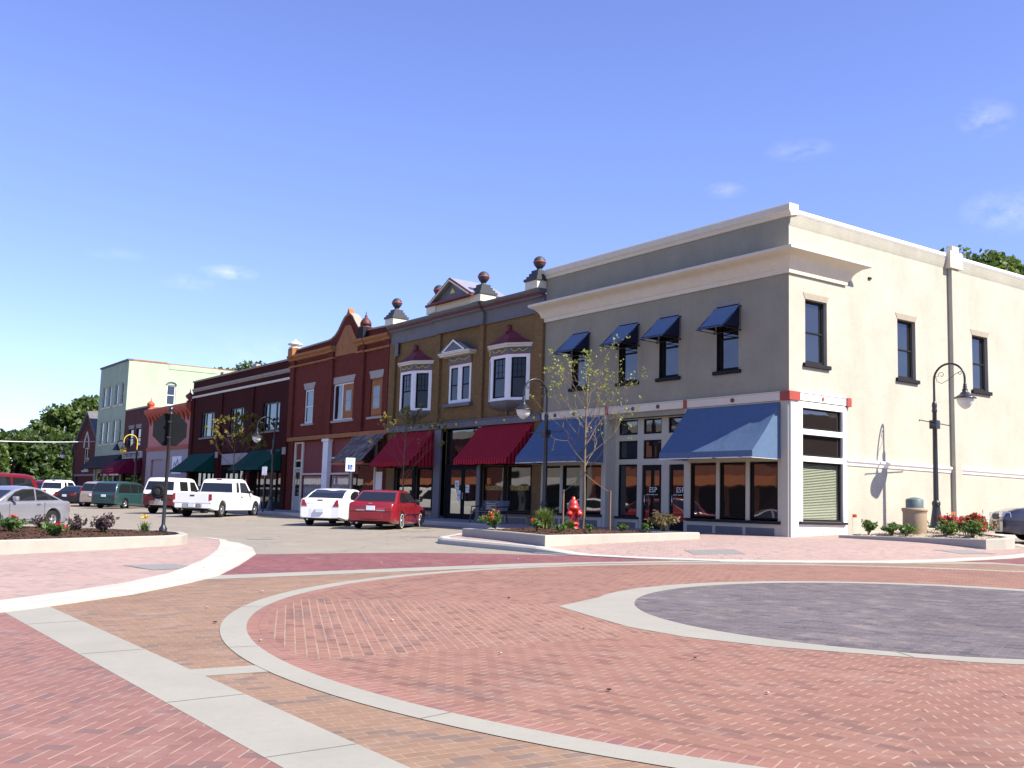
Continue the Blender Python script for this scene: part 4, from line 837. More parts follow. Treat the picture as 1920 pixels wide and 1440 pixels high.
def curtained(u0, u1, w0, w1, n):
    o = win(rb, F0, u0, u1, w0, w1, 'red_siding', .12, .06, pane='clear_glass', name='shop_window')
    m = MB(F0); k = 0; N = 60; prev = None
    for i in range(N+1):
        u = u0+.08+(u1-u0-.16)*i/N; q = -.19+.015*math.sin(i*1.3)
        if prev: m.poly([(prev[0], prev[1], w0+.08), (u, q, w0+.08), (u, q, w1-.08), (prev[0], prev[1], w1-.08)], 0, True)
        prev = (u, q)
    m.build('curtain', 'curtain', o, norm=False); return o
curtained(-35.9, -32.95, .5, 2.08, 3); curtained(-32.15, -29.8, .5, 2.08, 2)
for a, b in ((-35.98, -32.9), (-32.2, -29.75)): bulkhead(rb, F0, a, b, -.28, .49, 'red_siding', [], 'red_siding', -.14)
m = MB(F0); m.box(-37.03, -36.22, -.19, -.14, -.02, 2.42); dr = m.build('door', 'sage_trim', rb); m = MB(F0); m.box(-36.9, -36.35, -.138, -.132, .85, 2.25); m.build('pane', 'shop_glass', dr)
m = MB(F0); m.box(-36.43, -36.39, -.13, -.08, .95, 1.05); m.build('handle', 'galv', dr)
m = MB(F0); m.box(-37.03, -36.22, -.19, -.16, 2.55, 2.9); m.build('transom_window', 'shop_glass', rb)
m = MB(F0); m.box(-28.9, -27.05, -.17, -.15, .7, 2.6); m.build('shop_window', 'shop_glass', rb)
m = MB(F0); m.box(-29.5, -28.95, -.19, -.15, 0, 2.1); dr = m.build('door', 'dark_frame', rb); m = MB(F0); m.box(-29.4, -29.05, -.148, -.14, .9, 2.0); m.build('pane', 'shop_glass', dr)
m = MB(F0); m.box(-26.85, -26.15, -.19, -.12, 0, 2.2); m.build('door', 'white_trim', rb)
# shingled hood: rows of split shakes
m = MB(F0)
for k in range(6):
    t0, t1 = k/6, (k+1)/6+.03; z = lambda t: 4.15-1.42*t; o = lambda t: .10+1.30*t
    u = -28.9
    while u < -25.55:
        wd = random.uniform(.12, .3); j = random.uniform(-.03, .05); u2 = min(u+wd, -25.5)
        m.mesh([(u, o(t0), z(t0)), (u2-.012, o(t0), z(t0)), (u2-.012, o(t1)+.05+j*.4, z(t1)-j), (u, o(t1)+.05+j*.4, z(t1)-j), (u, o(t1)+.01, z(t1)-.035-j), (u2-.012, o(t1)+.01, z(t1)-.035-j)], [(0, 1, 2, 3), (3, 2, 5, 4)]); u = u2
hd = m.build('shingle_hood', 'shake', rb, norm=False)
m = MB(F0); m.box(-28.9, -25.5, 1.30, 1.40, 2.52, 2.68); m.prism([(-28.88, .0, 4.05), (-28.88, 1.3, 2.66), (-28.88, .0, 2.55)], (.06, 0, 0)); m.box(-28.8, -25.5, .02, 1.29, 2.54, 2.58); m.build('fascia', 'fascia_orange', hd)
# ================================================================ brown brick building
bb = thing('brown_brick_building', 'long dark brown brick building with pale stone stripe and green awnings', 'building', (-47, 0, 0))
wn = [(-53.95, -51.3), (-48.1, -45.6), (-42.25, -39.55)]
ops = [(a, b, 4.88, 6.72) for a, b in wn]+[(-55.6, -50.6, -.34, 3.7), (-49.2, -44.3, -.34, 3.7), (-43.7, -38.8, -.34, 3.7)]
shell(bb, -56.2, -38.0, 22, 9.15, ops, 'brown_brick', depth=.25)
m = MB(F0); m.box(-56.2, -38.0, .003, .09, 8.50, 8.66); m.box(-56.2, -38.0, .003, .05, 8.40, 8.5); m.build('stone_course', 'stone_band', bb, bevel=.01)
m = MB(F0); m.box(-56.2, -38.0, .003, .08, 7.94, 8.09); m.build('stripe_course', 'cream_trim', bb, bevel=.008)
m = MB(F0); m.box(-56.25, -37.98, -.32, .08, 9.15, 9.26); m.build('coping', 'stone_band', bb)
each('coping_block', 'lintel_stone', bb, F0, [(u-.3, u+.3, -.2, .1, 9.262, 9.42) for u in (-50.0, -43.9)])
each('pilaster', 'brown_brick', bb, F0, [(a, b, .003, .1, -.3, 7.93) for a, b in ((-56.2, -55.6), (-50.4, -49.6), (-44.2, -43.8), (-38.6, -38.01))])
for k, (a, b) in enumerate(wn):
    o = win(bb, F0, a, b, 4.88, 6.72, 'green_frame', .14, .1, mull=(a+(b-a)*.28, a+(b-a)*.72), sill=(.1, .12, 'stone_band'), name='window')
for k, (a, b) in enumerate(((-55.6, -50.6), (-49.2, -44.3), (-43.7, -38.8))):
    m = MB(F0); m.box(a, b, -.5, -.45, -.3, 3.7); m.build('shop_back', 'dark_interior', bb)
    m = MB(F0); m.box(a, b, -.24, -.15, -.28, .45); m.box(a, b, -.24, -.12, 2.55, 2.7); m.box(a, b, -.24, -.1, 3.6, 3.698); n = 5
    for q in range(n+1): u = a+(b-a-.12)*q/n; m.box(u, u+.12, -.24, -.13, .45, 3.6)
    sf = m.build('shopfront', 'dark_frame', bb)
    m = MB(F0); m.box(a+.05, b-.05, -.22, -.19, .45, 3.6); m.build('pane', 'shop_glass', sf)
awning(bb, F0, -55.7, -50.5, 3.72, 1.5, 2.36, .12, 'green_canvas', name='awning', label='left dark green shop awning', bars=3); awning(bb, F0, -43.75, -38.85, 3.72, 1.5, 2.36, .12, 'green_canvas', name='awning', label='right dark green shop awning', bars=3)
m = MB(F0); m.box(-49.1, -44.4, -.1, .06, 2.85, 3.6); m.build('sign_panel', 'salmon_grey', bb, bevel=.02)
each('cap_stone', 'lintel_stone', bb, F0, [(u-.26, u+.26, .101, .14, 3.35, 3.78) for u in (-50.0, -38.3)])
# ================================================================ salmon building
sb = thing('salmon_building', 'low salmon painted shop with red bracketed cornice behind the octagonal sign', 'building', (-61.5, 0, 0))
ops = [(-65.5, -62.4, -.34, 3.5)]
shell(sb, -66.9, -56.203, 20, 7.3, ops, 'salmon_paint', depth=.2)
m = MB(F0); moulding(m, -66.9, -56.21, [(.003, 6.75), (.06, 6.76), (.1, 6.9), (.42, 7.25), (.5, 7.4), (.5, 7.62), (-.3, 7.7)]); m.build('cornice', 'rust_paint', sb)
u = -66.5
while u < -56.4: m = MB(F0); m.prism([(u, .05, 6.35), (u, .35, 7.1), (u, .05, 7.1)], (.22, 0, 0)); m.build('bracket', 'rust_paint', sb); u += .95
m = MB(F0); m.box(-66.9, -56.21, .003, .12, 4.2, 4.5); m.build('band', 'rust_paint', sb)
m = MB(F0); m.box(-66.9, -65.5, .003, .05, -.3, 4.2); m.box(-62.4, -56.21, .003, .05, -.3, 4.2); m.box(-65.5, -62.4, .003, .05, 3.5, 4.2); m.build('ground_floor', 'salmon_grey', sb)
m = MB(F0); m.box(-65.5, -62.4, -.19, -.12, -.3, 3.5); m.build('garage_door', 'salmon_grey', sb)
for u in (-66.5, -56.6):
    m = MB(); m.lathe([(.25, 7.68), (.2, 7.8), (.1, 7.86), (.3, 8.05), (.32, 8.2), (.1, 8.4), (.05, 8.45), (.02, 8.7)], (u, -.1, 0), 10); m.build('finial', 'rust_paint' if u < -60 else 'maroon_paint', sb)
m = MB(F0); m.box(-59.9, -57.7, .051, .09, 2.3, 3.65); sp_ = m.build('sign_panel', 'sign_white', sb)
m = MB(F0); m.tube([(-59.5, .09, 2.7), (-59.2, .1, 3.2), (-58.9, .1, 2.9), (-58.5, .1, 3.4), (-58.1, .1, 2.8)], .04, 5); m.box(-59.6, -58.0, .091, .1, 2.45, 2.55); m.build('sign_drawing', 'salmon_grey', sp_)
# ================================================================ narrow purple brick building
pb = thing('purple_brick_building', 'narrow purplish brick shop with dark red rounded awning and gooseneck lamps', 'building', (-70.7, 0, 0))
pw = [(-72.9, -71.4), (-70.6, -69.2)]
ops = [(a, b, 4.75, 6.3) for a, b in pw]+[(-73.8, -68.2, -.34, 3.4)]
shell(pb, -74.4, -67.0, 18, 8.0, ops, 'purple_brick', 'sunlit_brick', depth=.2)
m = MB(F0); m.box(-74.4, -67.0, -.3, .08, 8.0, 8.12); m.build('coping', 'lintel_stone', pb)
for a, b in pw: win(pb, F0, a, b, 4.75, 6.3, 'dark_frame', .1, .07, rail=(5.5,), lintel=(.35, .15, 'lintel_shade'))
m = MB(F0); m.box(-73.8, -68.2, -.2, -.15, -.3, 3.4); m.build('shopfront', 'dark_frame', pb)
each('shop_window', 'shop_glass', pb, F0, [(a, b, -.148, -.13, .4, 2.4) for a, b in ((-73.5, -72.0), (-71.8, -70.9), (-70.7, -69.7), (-69.5, -68.5))])
m = MB(F0); m.box(-74.0, -68.2, .003, .12, 3.72, 4.3); sg = m.build('sign_board', 'sage_trim', pb)
m = MB(F0); u = -73.6
while u < -68.7:
    wd = random.uniform(.22, .42)
    m.box(u, u+wd*.3, .121, .13, 3.84, 4.18); m.box(u+wd*.3, u+wd, .121, .128, 4.08, 4.18)
    if random.random() < .6: m.box(u+wd*.72, u+wd, .121, .129, 3.84, 4.08)
    u += wd+.14
m.build('lettering', 'purple_brick', sg)
m = MB(F0); N = 10; cv = [(.05+1.75*math.sin(math.pi/2*k/N), 2.35+1.3*math.cos(math.pi/2*k/N)) for k in range(N+1)]
for p, q in zip(cv[:-1], cv[1:]): m.poly([(-76.0+1.7, *p), (-68.3, *p), (-68.3, *q), (-76.0+1.7, *q)], 0, True)
for u in (-74.3, -68.3): m.poly([(u, *p) for p in cv]+[(u, .05, 2.35)])
m.poly([(-74.3, 1.8, 2.35), (-68.3, 1.8, 2.35), (-68.3, 1.8, 2.12), (-74.3, 1.8, 2.12)])
ra = m.build('rounded_awning', 'wine_canvas', pb, solid=.015, norm=False)
m = MB(F0); u = -74.1
while u < -68.6:
    wd = random.uniform(.18, .34)
    if random.random() < .86: m.box(u, u+wd*.75, 1.812, 1.82, 2.17, 2.30)
    u += wd
m.build('lettering', 'cream_trim', ra)
def goose(u, mat):
    m = MB(F0); m.tube([(u, .02, 4.75), (u, .3, 5.15), (u, .6, 5.3), (u, .85, 5.2), (u, .95, 4.95)], .05, 6); m.lathe([(.06, 0), (.1, .1), (.32, .5), (.34, .55)], (0, 0, 0), 4) if 0 else None
    o = m.build('gooseneck_lamp', mat, pb)
    m = MB(); m.lathe([(.06, 4.98), (.12, 4.86), (.34, 4.48), (.36, 4.42)], (u, -.95, 0), 12); m.build('lamp_shade', mat, o)
goose(-72.9, 'black_iron')
# ================================================================ three storey sage building
gb_ = thing('three_storey_building', 'pale green three storey building with bright sunlit side wall', 'building', (-79.4, 0, 0))
gw = [(-81.7, -80.2), (-78.5, -76.0)]
cols = [(-82.9, -81.6), (-80.9, -79.7), (-78.5, -77.3), (-76.4, -75.5)]
ops = [(a, b, c, d_) for a, b in cols for c, d_ in ((8.75, 10.75), (5.25, 7.4))]+[(-83.6, -75.0, -.34, 3.3)]
shell(gb_, -84.2, -74.42, 14, 12.65, ops, 'sage_stucco', 'pale_green', [(3.5, 4.35, 8.85, 10.75), (9.5, 10.35, 8.85, 10.75)], depth=.2)
for a, b in cols:
    for c, d_ in ((8.75, 10.75), (5.25, 7.4)): win(gb_, F0, a, b, c, d_, 'sage_trim', .1, .1, rail=((c+d_)/2,), sill=(.14, .1, 'cream_trim'))
SG = side(-74.42)
for a, b in ((3.5, 4.35), (9.5, 10.35)):
    o = win(gb_, SG, a, b, 8.85, 10.75, 'white_trim', .1, .1, rail=(9.8,)); m = MB(SG); m.tube([(a-.05, .02, 10.75), (a+.1, .03, 10.95), ((a+b)/2, .04, 11.02), (b-.1, .03, 10.95), (b+.05, .02, 10.75)], .06, 6); m.build('arch', 'slate_trim', o)
m = MB(F0); m.box(-84.25, -74.38, -.3, .12, 12.65, 12.8); m.build('coping', 'roof_grey', gb_); m = MB(SG); m.box(.0, 3.4, -.25, .03, 12.652, 12.79); m.box(3.4, 14, -.25, .03, 12.652, 12.72); m.build('coping', 'terracotta', gb_)
m = MB(SG); m.box(3.6, 8.2, .003, .04, 12.2, 12.64); m.build('parapet_step', 'pale_green', gb_)
m = MB(F0); m.prism([(-84.2, .05, 4.15), (-84.2, 1.3, 3.05), (-84.2, 1.3, 2.92), (-84.2, .05, 2.92)], (9.7, 0, 0)); m.build('shingle_hood', 'dark_shake', gb_)
m = MB(F0); m.box(-83.6, -75.0, -.2, -.12, -.3, 3.3); sf = m.build('shopfront', 'sage_trim', gb_)
each('pane', 'shop_glass', sf, F0, [(a, b, -.118, -.1, .5, 2.5) for a, b in ((-83.0, -81.2), (-80.6, -79.6), (-79.0, -77.8), (-77.2, -75.4))])
# ================================================================ brick church at the end of the row
ch = thing('brick_church', 'small gabled red brick church with pointed window at the far end of the street', 'church', (-89.4, .5, 0))
CF = front(.5); m = MB(CF); cx = -89.4
wallgrid(m, -94.8, -84.4, -.4, 5.2, [(-90.6, -88.6, 2.9, 5.19), (-93.6, -92.6, .2, 2.4)], 0, .25)
m.poly([(-94.8, 0, 5.2), (-84.4, 0, 5.2), (cx, 0, 8.6)]); m.mp = None
for x in (-84.4, -94.8): m.poly([(x, .5, -.4), (x, 20, -.4), (x, 20, 5.2), (x, .5, 5.2)])
m.poly([(-94.8, 20, -.4), (-84.4, 20, -.4), (-84.4, 20, 5.2), (cx, 20, 8.6), (-94.8, 20, 5.2)])
m.build('wall', 'church_brick', ch, norm=False)
m = MB()
for s in (-1, 1): m.prism([(cx+s*5.6, .2, 4.95), (cx, .2, 8.65), (cx, .2, 8.9), (cx+s*5.85, .2, 5.1)], (0, 20, 0))
m.build('roof', 'roof_grey', ch)
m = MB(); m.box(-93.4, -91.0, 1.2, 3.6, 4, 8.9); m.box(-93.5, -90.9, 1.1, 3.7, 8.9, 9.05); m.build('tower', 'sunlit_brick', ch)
cw = win(ch, CF, -90.6, -88.6, 2.9, 5.19, 'cream_trim', .1, .12, mull=(-89.6,), rail=(4.1,), sill=(.2, .3, 'cream_trim'))
m = MB(CF); m.tube([(-90.6, .05, 5.2), (-90.35, .05, 6.0), (-89.6, .05, 6.8), (-88.85, .05, 6.0), (-88.6, .05, 5.2)], .09, 6); m.build('arch', 'cream_trim', cw)
m = MB(CF); m.box(-94.8, -84.4, .003, .08, 2.3, 2.5); m.build('stone_course', 'stone_band', ch)
m = MB(CF); m.box(-93.6, -92.6, -.2, -.1, .0, 2.4); m.build('door', 'dark_frame', ch)
# ================================================================ shops opposite: outside the frame, mirrored in the shop windows
def facing(label, x0, x1, h, mat, seed):
    random.seed(seed); ob = thing('facing_building', label, 'building', ((x0+x1)/2, -34, 0))
    m = MB(); m.box(x0, x1-.05, -46, -34, -1, h); m.build('wall', mat, ob)
    m = MB(); m.box(x0, x1-.05, -33.99, -33.7, h-.6, h+.1); m.build('cornice', 'cream_stucco', ob)
    x = x0+.8; ws = []
    while x < x1-3.2: ws.append((x, x+2.4, -33.98, -33.9, .1, 2.5)); x += 3.1
    each('shop_window', 'dark_interior', ob, None, ws)
    each('upper_window', 'dark_interior', ob, None, [(a+.6, a+1.7, b, c, 4.4, 6.2) for a, _, b, c, _, _ in ws] if h > 6.5 else [(x0+1, x0+3, -33.98, -33.95, 3.3, 3.9)])
    m = MB(); m.prism([(x0+1, -33.9, 3.4), (x0+1, -32.6, 2.6), (x0+1, -33.9, 2.6)], (x1-x0-3, 0, 0)); m.build('awning', 'fascia_orange' if seed % 2 else 'curtain', ob)
facing('red brick shop across the street mirrored in the corner shop windows', -50, -27, 7.8, 'sunlit_brick', 1)
facing('pale rendered shop across the street mirrored in the shop windows', -64, -50, 6.2, 'cream_stucco', 2)
facing('long brick shop block across the street mirrored in the shop windows', -92, -64, 8.2, 'church_brick', 3)
facing('tall brick block far across the street mirrored in the left shop windows', -135, -92, 9.0, 'church_brick', 4)
eb = thing('facing_building', 'brick block across the side street mirrored in the bay window', 'building', (31, 30, 0))
m = MB(); m.box(31, 44, 4, 75, -1, 8.5); m.build('wall', 'church_brick', eb); each('shop_window', 'dark_interior', eb, None, [(30.9, 30.98, 6+k*4, 9+k*4, 1.5, 4) for k in range(16)])
# ================================================================ vehicles (x forward, rear axle at the origin)
def lerp_prof(L, x):
    if x <= L[0][0]: return L[0][1]
    for a, b in zip(L[:-1], L[1:]):
        if x <= b[0]: t = (x-a[0])/(b[0]-a[0]); return a[1]+(b[1]-a[1])*t
    return L[-1][1]
def wheel(root, x, y, r, w, rimm='alloy', ww=False, spokes=5, name='wheel'):
    s = 1 if y > 0 else -1; n = 28
    m = MB(); yo = y+s*.01
    prof = [(r*.62, -w/2), (r*.93, -w/2), (r, -w*.36), (r, w*.36), (r*.93, w/2), (r*.62, w/2)]
    m.lathe([(a, y+b) for a, b in prof], (x, 0, r), n, 0, 'y', cap=False)
    o = m.build(name, 'rubber', root, local=True)
    m = MB(); f = y+s*w*.40
    m.lathe([(r*.64, y-s*w*.3), (r*.64, f), (r*.60, f+s*.012), (r*.55, f-s*.03), (r*.5, f-s*.05)], (x, 0, r), n, 0, 'y', cap=False)
    m.lathe([(r*.20, f-s*.05), (r*.19, f+s*.004), (r*.02, f+s*.012)], (x, 0, r), 14, 0, 'y')
    for k in range(spokes):
        a = 2*math.pi*k/spokes+.3; ca, sa = math.cos(a), math.sin(a); h = r*.11
        q = [(.12*r, -h), (.58*r, -h*1.25), (.58*r, h*1.25), (.12*r, h)]
        m.prism([(x+p*ca-t*sa, f-s*.006, r+p*sa+t*ca) for p, t in q], (0, -s*.03, 0))
    m.lathe([(r*.62, f-s*.055), (.01, f-s*.055)], (x, 0, r), n, 1, 'y', cap=False)
    m.build('rim', [rimm, 'trim_black'], o, local=True)
    if ww:
        m = MB(); m.lathe([(r*.79, y+s*(w/2+.001)), (r*.79, y+s*(w/2+.004)), (r*.73, y+s*(w/2+.004)), (r*.73, y+s*(w/2+.001))], (x, 0, r), n, 0, 'y', cap=False); m.build('white_wall', 'white_wall', o, local=True)
def car(name, label, cat, loc, rz, P, group=None):
    root = thing(name, label, cat, (loc[0], loc[1], H(loc[0], loc[1])+P.get('dz', 0)), rz, group)
    wb, ro, fo, W_, r, col = P['wb'], P['ro'], P['fo'], P['W'], P['r'], P['col']
    ra = r*P.get('arch', 1.17); cl = P.get('cl', .2); top = P['top']
    xs = set()
    x = -ro
    while x < wb+fo: xs.add(round(x, 3)); x += .11
    xs.add(wb+fo)
    for k in (0.02, .06, .16, .28, .4): xs.add(-ro+k); xs.add(wb+fo-k)
    for ax in (0, wb):
        xs = {q for q in xs if abs(q-ax) > ra+.03}
        for k in range(15): xs.add(round(ax-ra*math.cos(math.pi*k/14), 4))
        xs.add(ax-ra-.004); xs.add(ax+ra+.004)
    for p in top: xs.add(p[0])
    xs = sorted(q for q in xs if -ro <= q <= wb+fo)
    def plan(x):
        e = min(x+ro, wb+fo-x); k = P.get('round', .5)
        return 1 if e > k else 1-P.get('taper', .10)*((k-e)/k)**2-(.03*max(0, (.06-e)/.06))
    def zb(x):
        z = cl+max(0, (-ro+.5-x))*.22+max(0, x-(wb+fo-.45))*.12
        for ax in (0, wb):
            if abs(x-ax) < ra+1e-6: z = max(z, r+math.sqrt(max(0, ra*ra-(x-ax)**2)))
        return z
    def ys(x, z):
        w = W_/2*plan(x); return w*(1-.05*min(1, abs(z-.58)/.5)**2)
    def yside(x, z): return ys(x, z)
    lev = [.30, .42, .55, .68, .80, .92, 1.04]
    m = MB(); secs = []
    for x in xs:
        b, t = zb(x), lerp_prof(top, x); e = min(x+ro, wb+fo-x)
        t -= .05*max(0, (.06-e)/.06)
        w = W_/2*plan(x); q = [(0, b), (w-.06, b), (ys(x, b+.02)-.012, min(b+.02, t-.05))]
        for l in lev: z = max(b+.03, min(l, t-.075)); q.append((ys(x, z), z))
        z = t-.05; q += [(ys(x, z)-.008, max(z, b+.035)), (ys(x, t)-.045, t-.018), (ys(x, t)-.11, t), (w*.45, t+.012), (0, t+.016)]
        secs.append((x, q))
    two = P.get('two')
    for (xa, qa), (xb, qb) in zip(secs[:-1], secs[1:]):
        for k in range(len(qa)-1):
            mi = 1 if two and (qa[k][1]+qa[k+1][1])/2 < two[0] else 0
            for s in (1, -1):
                m.poly([(xa, s*qa[k][0], qa[k][1]), (xb, s*qb[k][0], qb[k][1]), (xb, s*qb[k+1][0], qb[k+1][1]), (xa, s*qa[k+1][0], qa[k+1][1])], mi, True)
    for x, q in (secs[0], secs[-1]):
        for k in range(len(q)-1):
            mi = 1 if two and (q[k][1]+q[k+1][1])/2 < two[0] else 0
            m.poly([(x, q[k][0], q[k][1]), (x, q[k+1][0], q[k+1][1]), (x, -q[k+1][0], q[k+1][1]), (x, -q[k][0], q[k][1])], mi)
    m.build('body', [col, two[1] if two else col], root, local=True, sharp=38)
    u = MB(); zt_ = min(p[1] for p in top)-.1
    u.box(-ro+.12, wb+fo-.12, -W_/2+.27, W_/2-.27, cl-.02, zt_)
    for x in (0, wb): u.tube([(x, -W_/2+.1, r), (x, W_/2-.1, r)], .05, 8)
    u.build('underbody', 'underbody', root, local=True)
    # cabin
    pr = P['cabin']; zbelt = min(p[1] for p in pr); zr = max(p[1] for p in pr); wb2, wt = P.get('wbelt', W_/2-.06), P.get('wtop', W_/2-.2)
    Y = lambda z: wb2-(wb2-wt)*max(0, min(1.05, (z-zbelt)/(zr-zbelt)))
    m = MB(); pts = list(pr)
    for s in (1, -1): m.poly([(x, s*Y(z), z) for x, z in pts]+[(pts[-1][0], s*wb2, zbelt-.12), (pts[0][0], s*wb2, zbelt-.12)])
    cr = lambda z: .03*max(0, (z-(zr-.12))/.12)
    for (xa, za), (xb, zb_) in zip(pts[:-1], pts[1:]):
        for f0, f1 in ((-1, -.6), (-.6, 0), (0, .6), (.6, 1)):
            m.poly([(xa, f0*Y(za), za+cr(za)*(1-f0*f0)), (xb, f0*Y(zb_), zb_+cr(zb_)*(1-f0*f0)), (xb, f1*Y(zb_), zb_+cr(zb_)*(1-f1*f1)), (xa, f1*Y(za), za+cr(za)*(1-f1*f1))], 0)
    for i in (0, -1): x, z = pts[i]; m.poly([(x, -wb2, z), (x, wb2, z), (x, wb2, zbelt-.12), (x, -wb2, zbelt-.12)])
    o = m.build('roof', P.get('roofcol', col), root, local=True, bevel=P.get('cbev', .045), seg=3, sharp=32)
    for poly in P['sw']:
        for s in (1, -1):
            m = MB(); m.prism([(x, s*(Y(z)+.003), z) for x, z in poly], (0, s*.006, 0)); m.build('side_window', 'car_glass', root, local=True)
    def screen(nm, a, b, mar=.1):
        x0, x1 = sorted((a[0], b[0])); Q = [(x0, lerp_prof(pr, x0))]+[p for p in pr if x0 < p[0] < x1]+[(x1, lerp_prof(pr, x1))]; m = MB(); L_ = []
        for k, (x, z) in enumerate(Q):
            p0, p1 = Q[max(0, k-1)], Q[min(len(Q)-1, k+1)]; n = Vector((-(p1[1]-p0[1]), 0, p1[0]-p0[0])).normalized(); L_.append((Vector((x, 0, z)), n, Y(z)-mar))
        for (p, n, y), (q, n2, y2) in zip(L_[:-1], L_[1:]):
            e = Vector((0, 1, 0)); A = [p-e*y+n*.012, p+e*y+n*.012, q+e*y2+n2*.012, q-e*y2+n2*.012]; m.poly(A)
            B = [v-w*.01 for v, w in zip(A, (n, n, n2, n2))]
            for c in ((0, 3), (1, 2)): m.poly([A[c[0]], A[c[1]], B[c[1]], B[c[0]]])
        for k in (0, -1): p, n, y = L_[k]; e = Vector((0, y, 0)); m.poly([p-e+n*.012, p+e+n*.012, p+e+n*.002, p-e+n*.002])
        return m.build(nm, 'car_glass', root, local=True, norm=False)
    screen('rear_window', *P['rw'], P.get('rmar', .1)); screen('windscreen', *P['fw'])
    # bumpers
    def bump_(nm, x, sgn, z0, z1, mat, ex=.05):
        m = MB(); w = W_/2*plan(x); n = 8; out = [(x+sgn*(ex-.10*abs(k/n*2-1)**3), (k/n*2-1)*(w-.0)) for k in range(n+1)]
        ol = out+[(x-sgn*.12, w-.01), (x-sgn*.12, -w+.01)]
        m.prism([(a, b, z0) for a, b in ol], (0, 0, z1-z0)); return m.build(nm, mat, root, local=True, bevel=.025, seg=2)
    rbz = P.get('rb', (.32, .62)); fbz = P.get('fb', (.25, .55))
    bump_('rear_bumper', -ro+.03, -1, *rbz, P.get('rbm', col)); bump_('front_bumper', wb+fo-.03, 1, *fbz, P.get('fbm', col))
    for s in (1, -1):
        a = P['tl']      # y0, y1, z0, z1 measured on one side
        m = MB(); ye = W_/2*plan(-ro); b = min(a[1], ye-.01)
        z0, z1 = a[2], a[3]; sk = P.get('tls', 0)
        m.prism([(-ro-.015, s*a[0], z0), (-ro-.015, s*b, z0), (-ro-.015, s*(b-sk*.3), z1), (-ro-.015, s*(a[0]+sk), z1)], (.10, 0, 0))
        m.prism([(-ro+.02, s*(ye-.03), z0), (-ro+.16, s*(yside(-ro+.16, z0)+.008), z0), (-ro+.14, s*(yside(-ro+.14, z1)+.008), z1), (-ro+.02, s*(ye-.03-sk*.3), z1)], (0, -s*.03, 0))
        m.build('tail_light', P.get('tlm', 'red_lens'), root, local=True)
        m = MB(); xf = wb+fo; ye = W_/2*plan(xf); h0, h1 = P.get('hl', (.6, .74))
        m.prism([(xf+.012, s*(ye-.38), h0), (xf+.012, s*(ye-.02), h0), (xf+.0, s*(ye-.03), h1), (xf+.0, s*(ye-.36), h1)], (-.12, 0, 0)); 
        m.prism([(xf-.01, s*(ye-.02), h0), (xf-.22, s*(yside(xf-.22, h0)+.008), h0), (xf-.2, s*(yside(xf-.2, h1)+.008), h1), (xf-.02, s*(ye-.03), h1)], (0, -s*.03, 0)); m.build('headlight', 'clear_lens', root, local=True)
        for ax in (0, wb): wheel(root, ax, s*(W_/2-P.get('tw', .2)*.55-.01), r, P.get('tw', .2), P.get('rim', 'alloy'), P.get('ww', False), P.get('sp', 5))
        mx_ = P['mir']; m = MB(); m.box(mx_[0]-.07, mx_[0]+.07, *sorted((s*(W_/2-.04), s*(W_/2+.15))), mx_[1], mx_[1]+.14); m.build('mirror', P.get('mirm', col), root, local=True, bevel=.04, seg=3)
        for hx in P['dh']: m = MB(); m.box(hx-.09, hx+.09, *sorted((s*(ys(hx, P['dz_'])-.004), s*(ys(hx, P['dz_'])+.024))), P['dz_'], P['dz_']+.045); m.build('door_handle', P.get('dhm', col), root, local=True, bevel=.01)
        m = MB()
        for dx in P.get('gap', ()): m.box(dx-.006, dx+.006, *sorted((s*(ys(dx, .6)-.02), s*(ys(dx, .6)+.0025))), cl+.12, lerp_prof(top, dx)-.05)
        if P.get('gap'): m.build('door_gap', 'trim_black', root, local=True)
        if P.get('strip'):
            z = P['strip']; m = MB(); X = [ra+.02, wb-ra-.02]; m.box(X[0], X[1], *sorted((s*(W_/2-.03), s*(W_/2+.012))), z, z+.05); m.build('side_strip', P.get('stripm', col), root, local=True, bevel=.008)
    m = MB(); pz = P.get('pz', .66); py = P.get('py', 0); m.box(-ro-.03-P.get('px', 0), -ro+.02, py-.16, py+.16, pz, pz+.16); m.build('licence_plate', 'plate', root, local=True, bevel=.006)
    m = MB(); m.box(wb+fo-.02, wb+fo+.012, -W_/2*.38, W_/2*.38, *P.get('gr', (.56, .70))); m.build('grille', 'trim_black', root, local=True, bevel=.01)
    m = MB(); m.tube([(-ro+.3, .5, cl+.02), (-ro-.02, .5, cl+.02)], .03, 8); m.build('exhaust', 'galv', root, local=True)
    return root, ys
A45 = R(135)
# dark red saloon
P = dict(wb=2.72, ro=1.12, fo=.98, W=1.80, r=.315, col='red_car', top=[(-1.12, .88), (-1.04, .965), (-.55, .985), (2.2, .95), (2.5, .92), (3.4, .80), (3.7, .68)], cabin=[(-.62, .97), (-.02, 1.36), (.28, 1.41), (1.15, 1.42), (1.45, 1.38), (2.28, .94)],
         sw=[[(-.12, 1.0), (.82, 1.0), (.82, 1.34), (.16, 1.34)], [(.9, 1.0), (1.98, 1.0), (1.48, 1.34), (.9, 1.34)]], rw=((-.56, 1.005), (-.06, 1.335)), fw=((2.2, .985), (1.5, 1.35)), mir=(1.85, .97), dh=(.35, 1.35), dz_=.83, gap=(.85, 1.9),
         tl=(.55, .86, .66, .78), rb=(.36, .62), fb=(.3, .55), ww=True, rim='alloy', sp=12, strip=.52, stripm='chrome', pz=.68, cbev=.035, hl=(.58, .7), gr=(.56, .68), tw=.19, mirm='trim_black', rmar=.09)
r_, ys_ = car('parked_car', 'dark red older saloon with white-ring tyres parked nearest the striped awnings', 'car', (-13.2, -6.95), A45, P, 'cars parked on the shop side')
m = MB(); m.box(-1.142, -1.11, -.54, -.2, .665, .695); m.box(-1.142, -1.11, .2, .54, .665, .695); m.build('chrome_strip', 'chrome', r_, local=True)
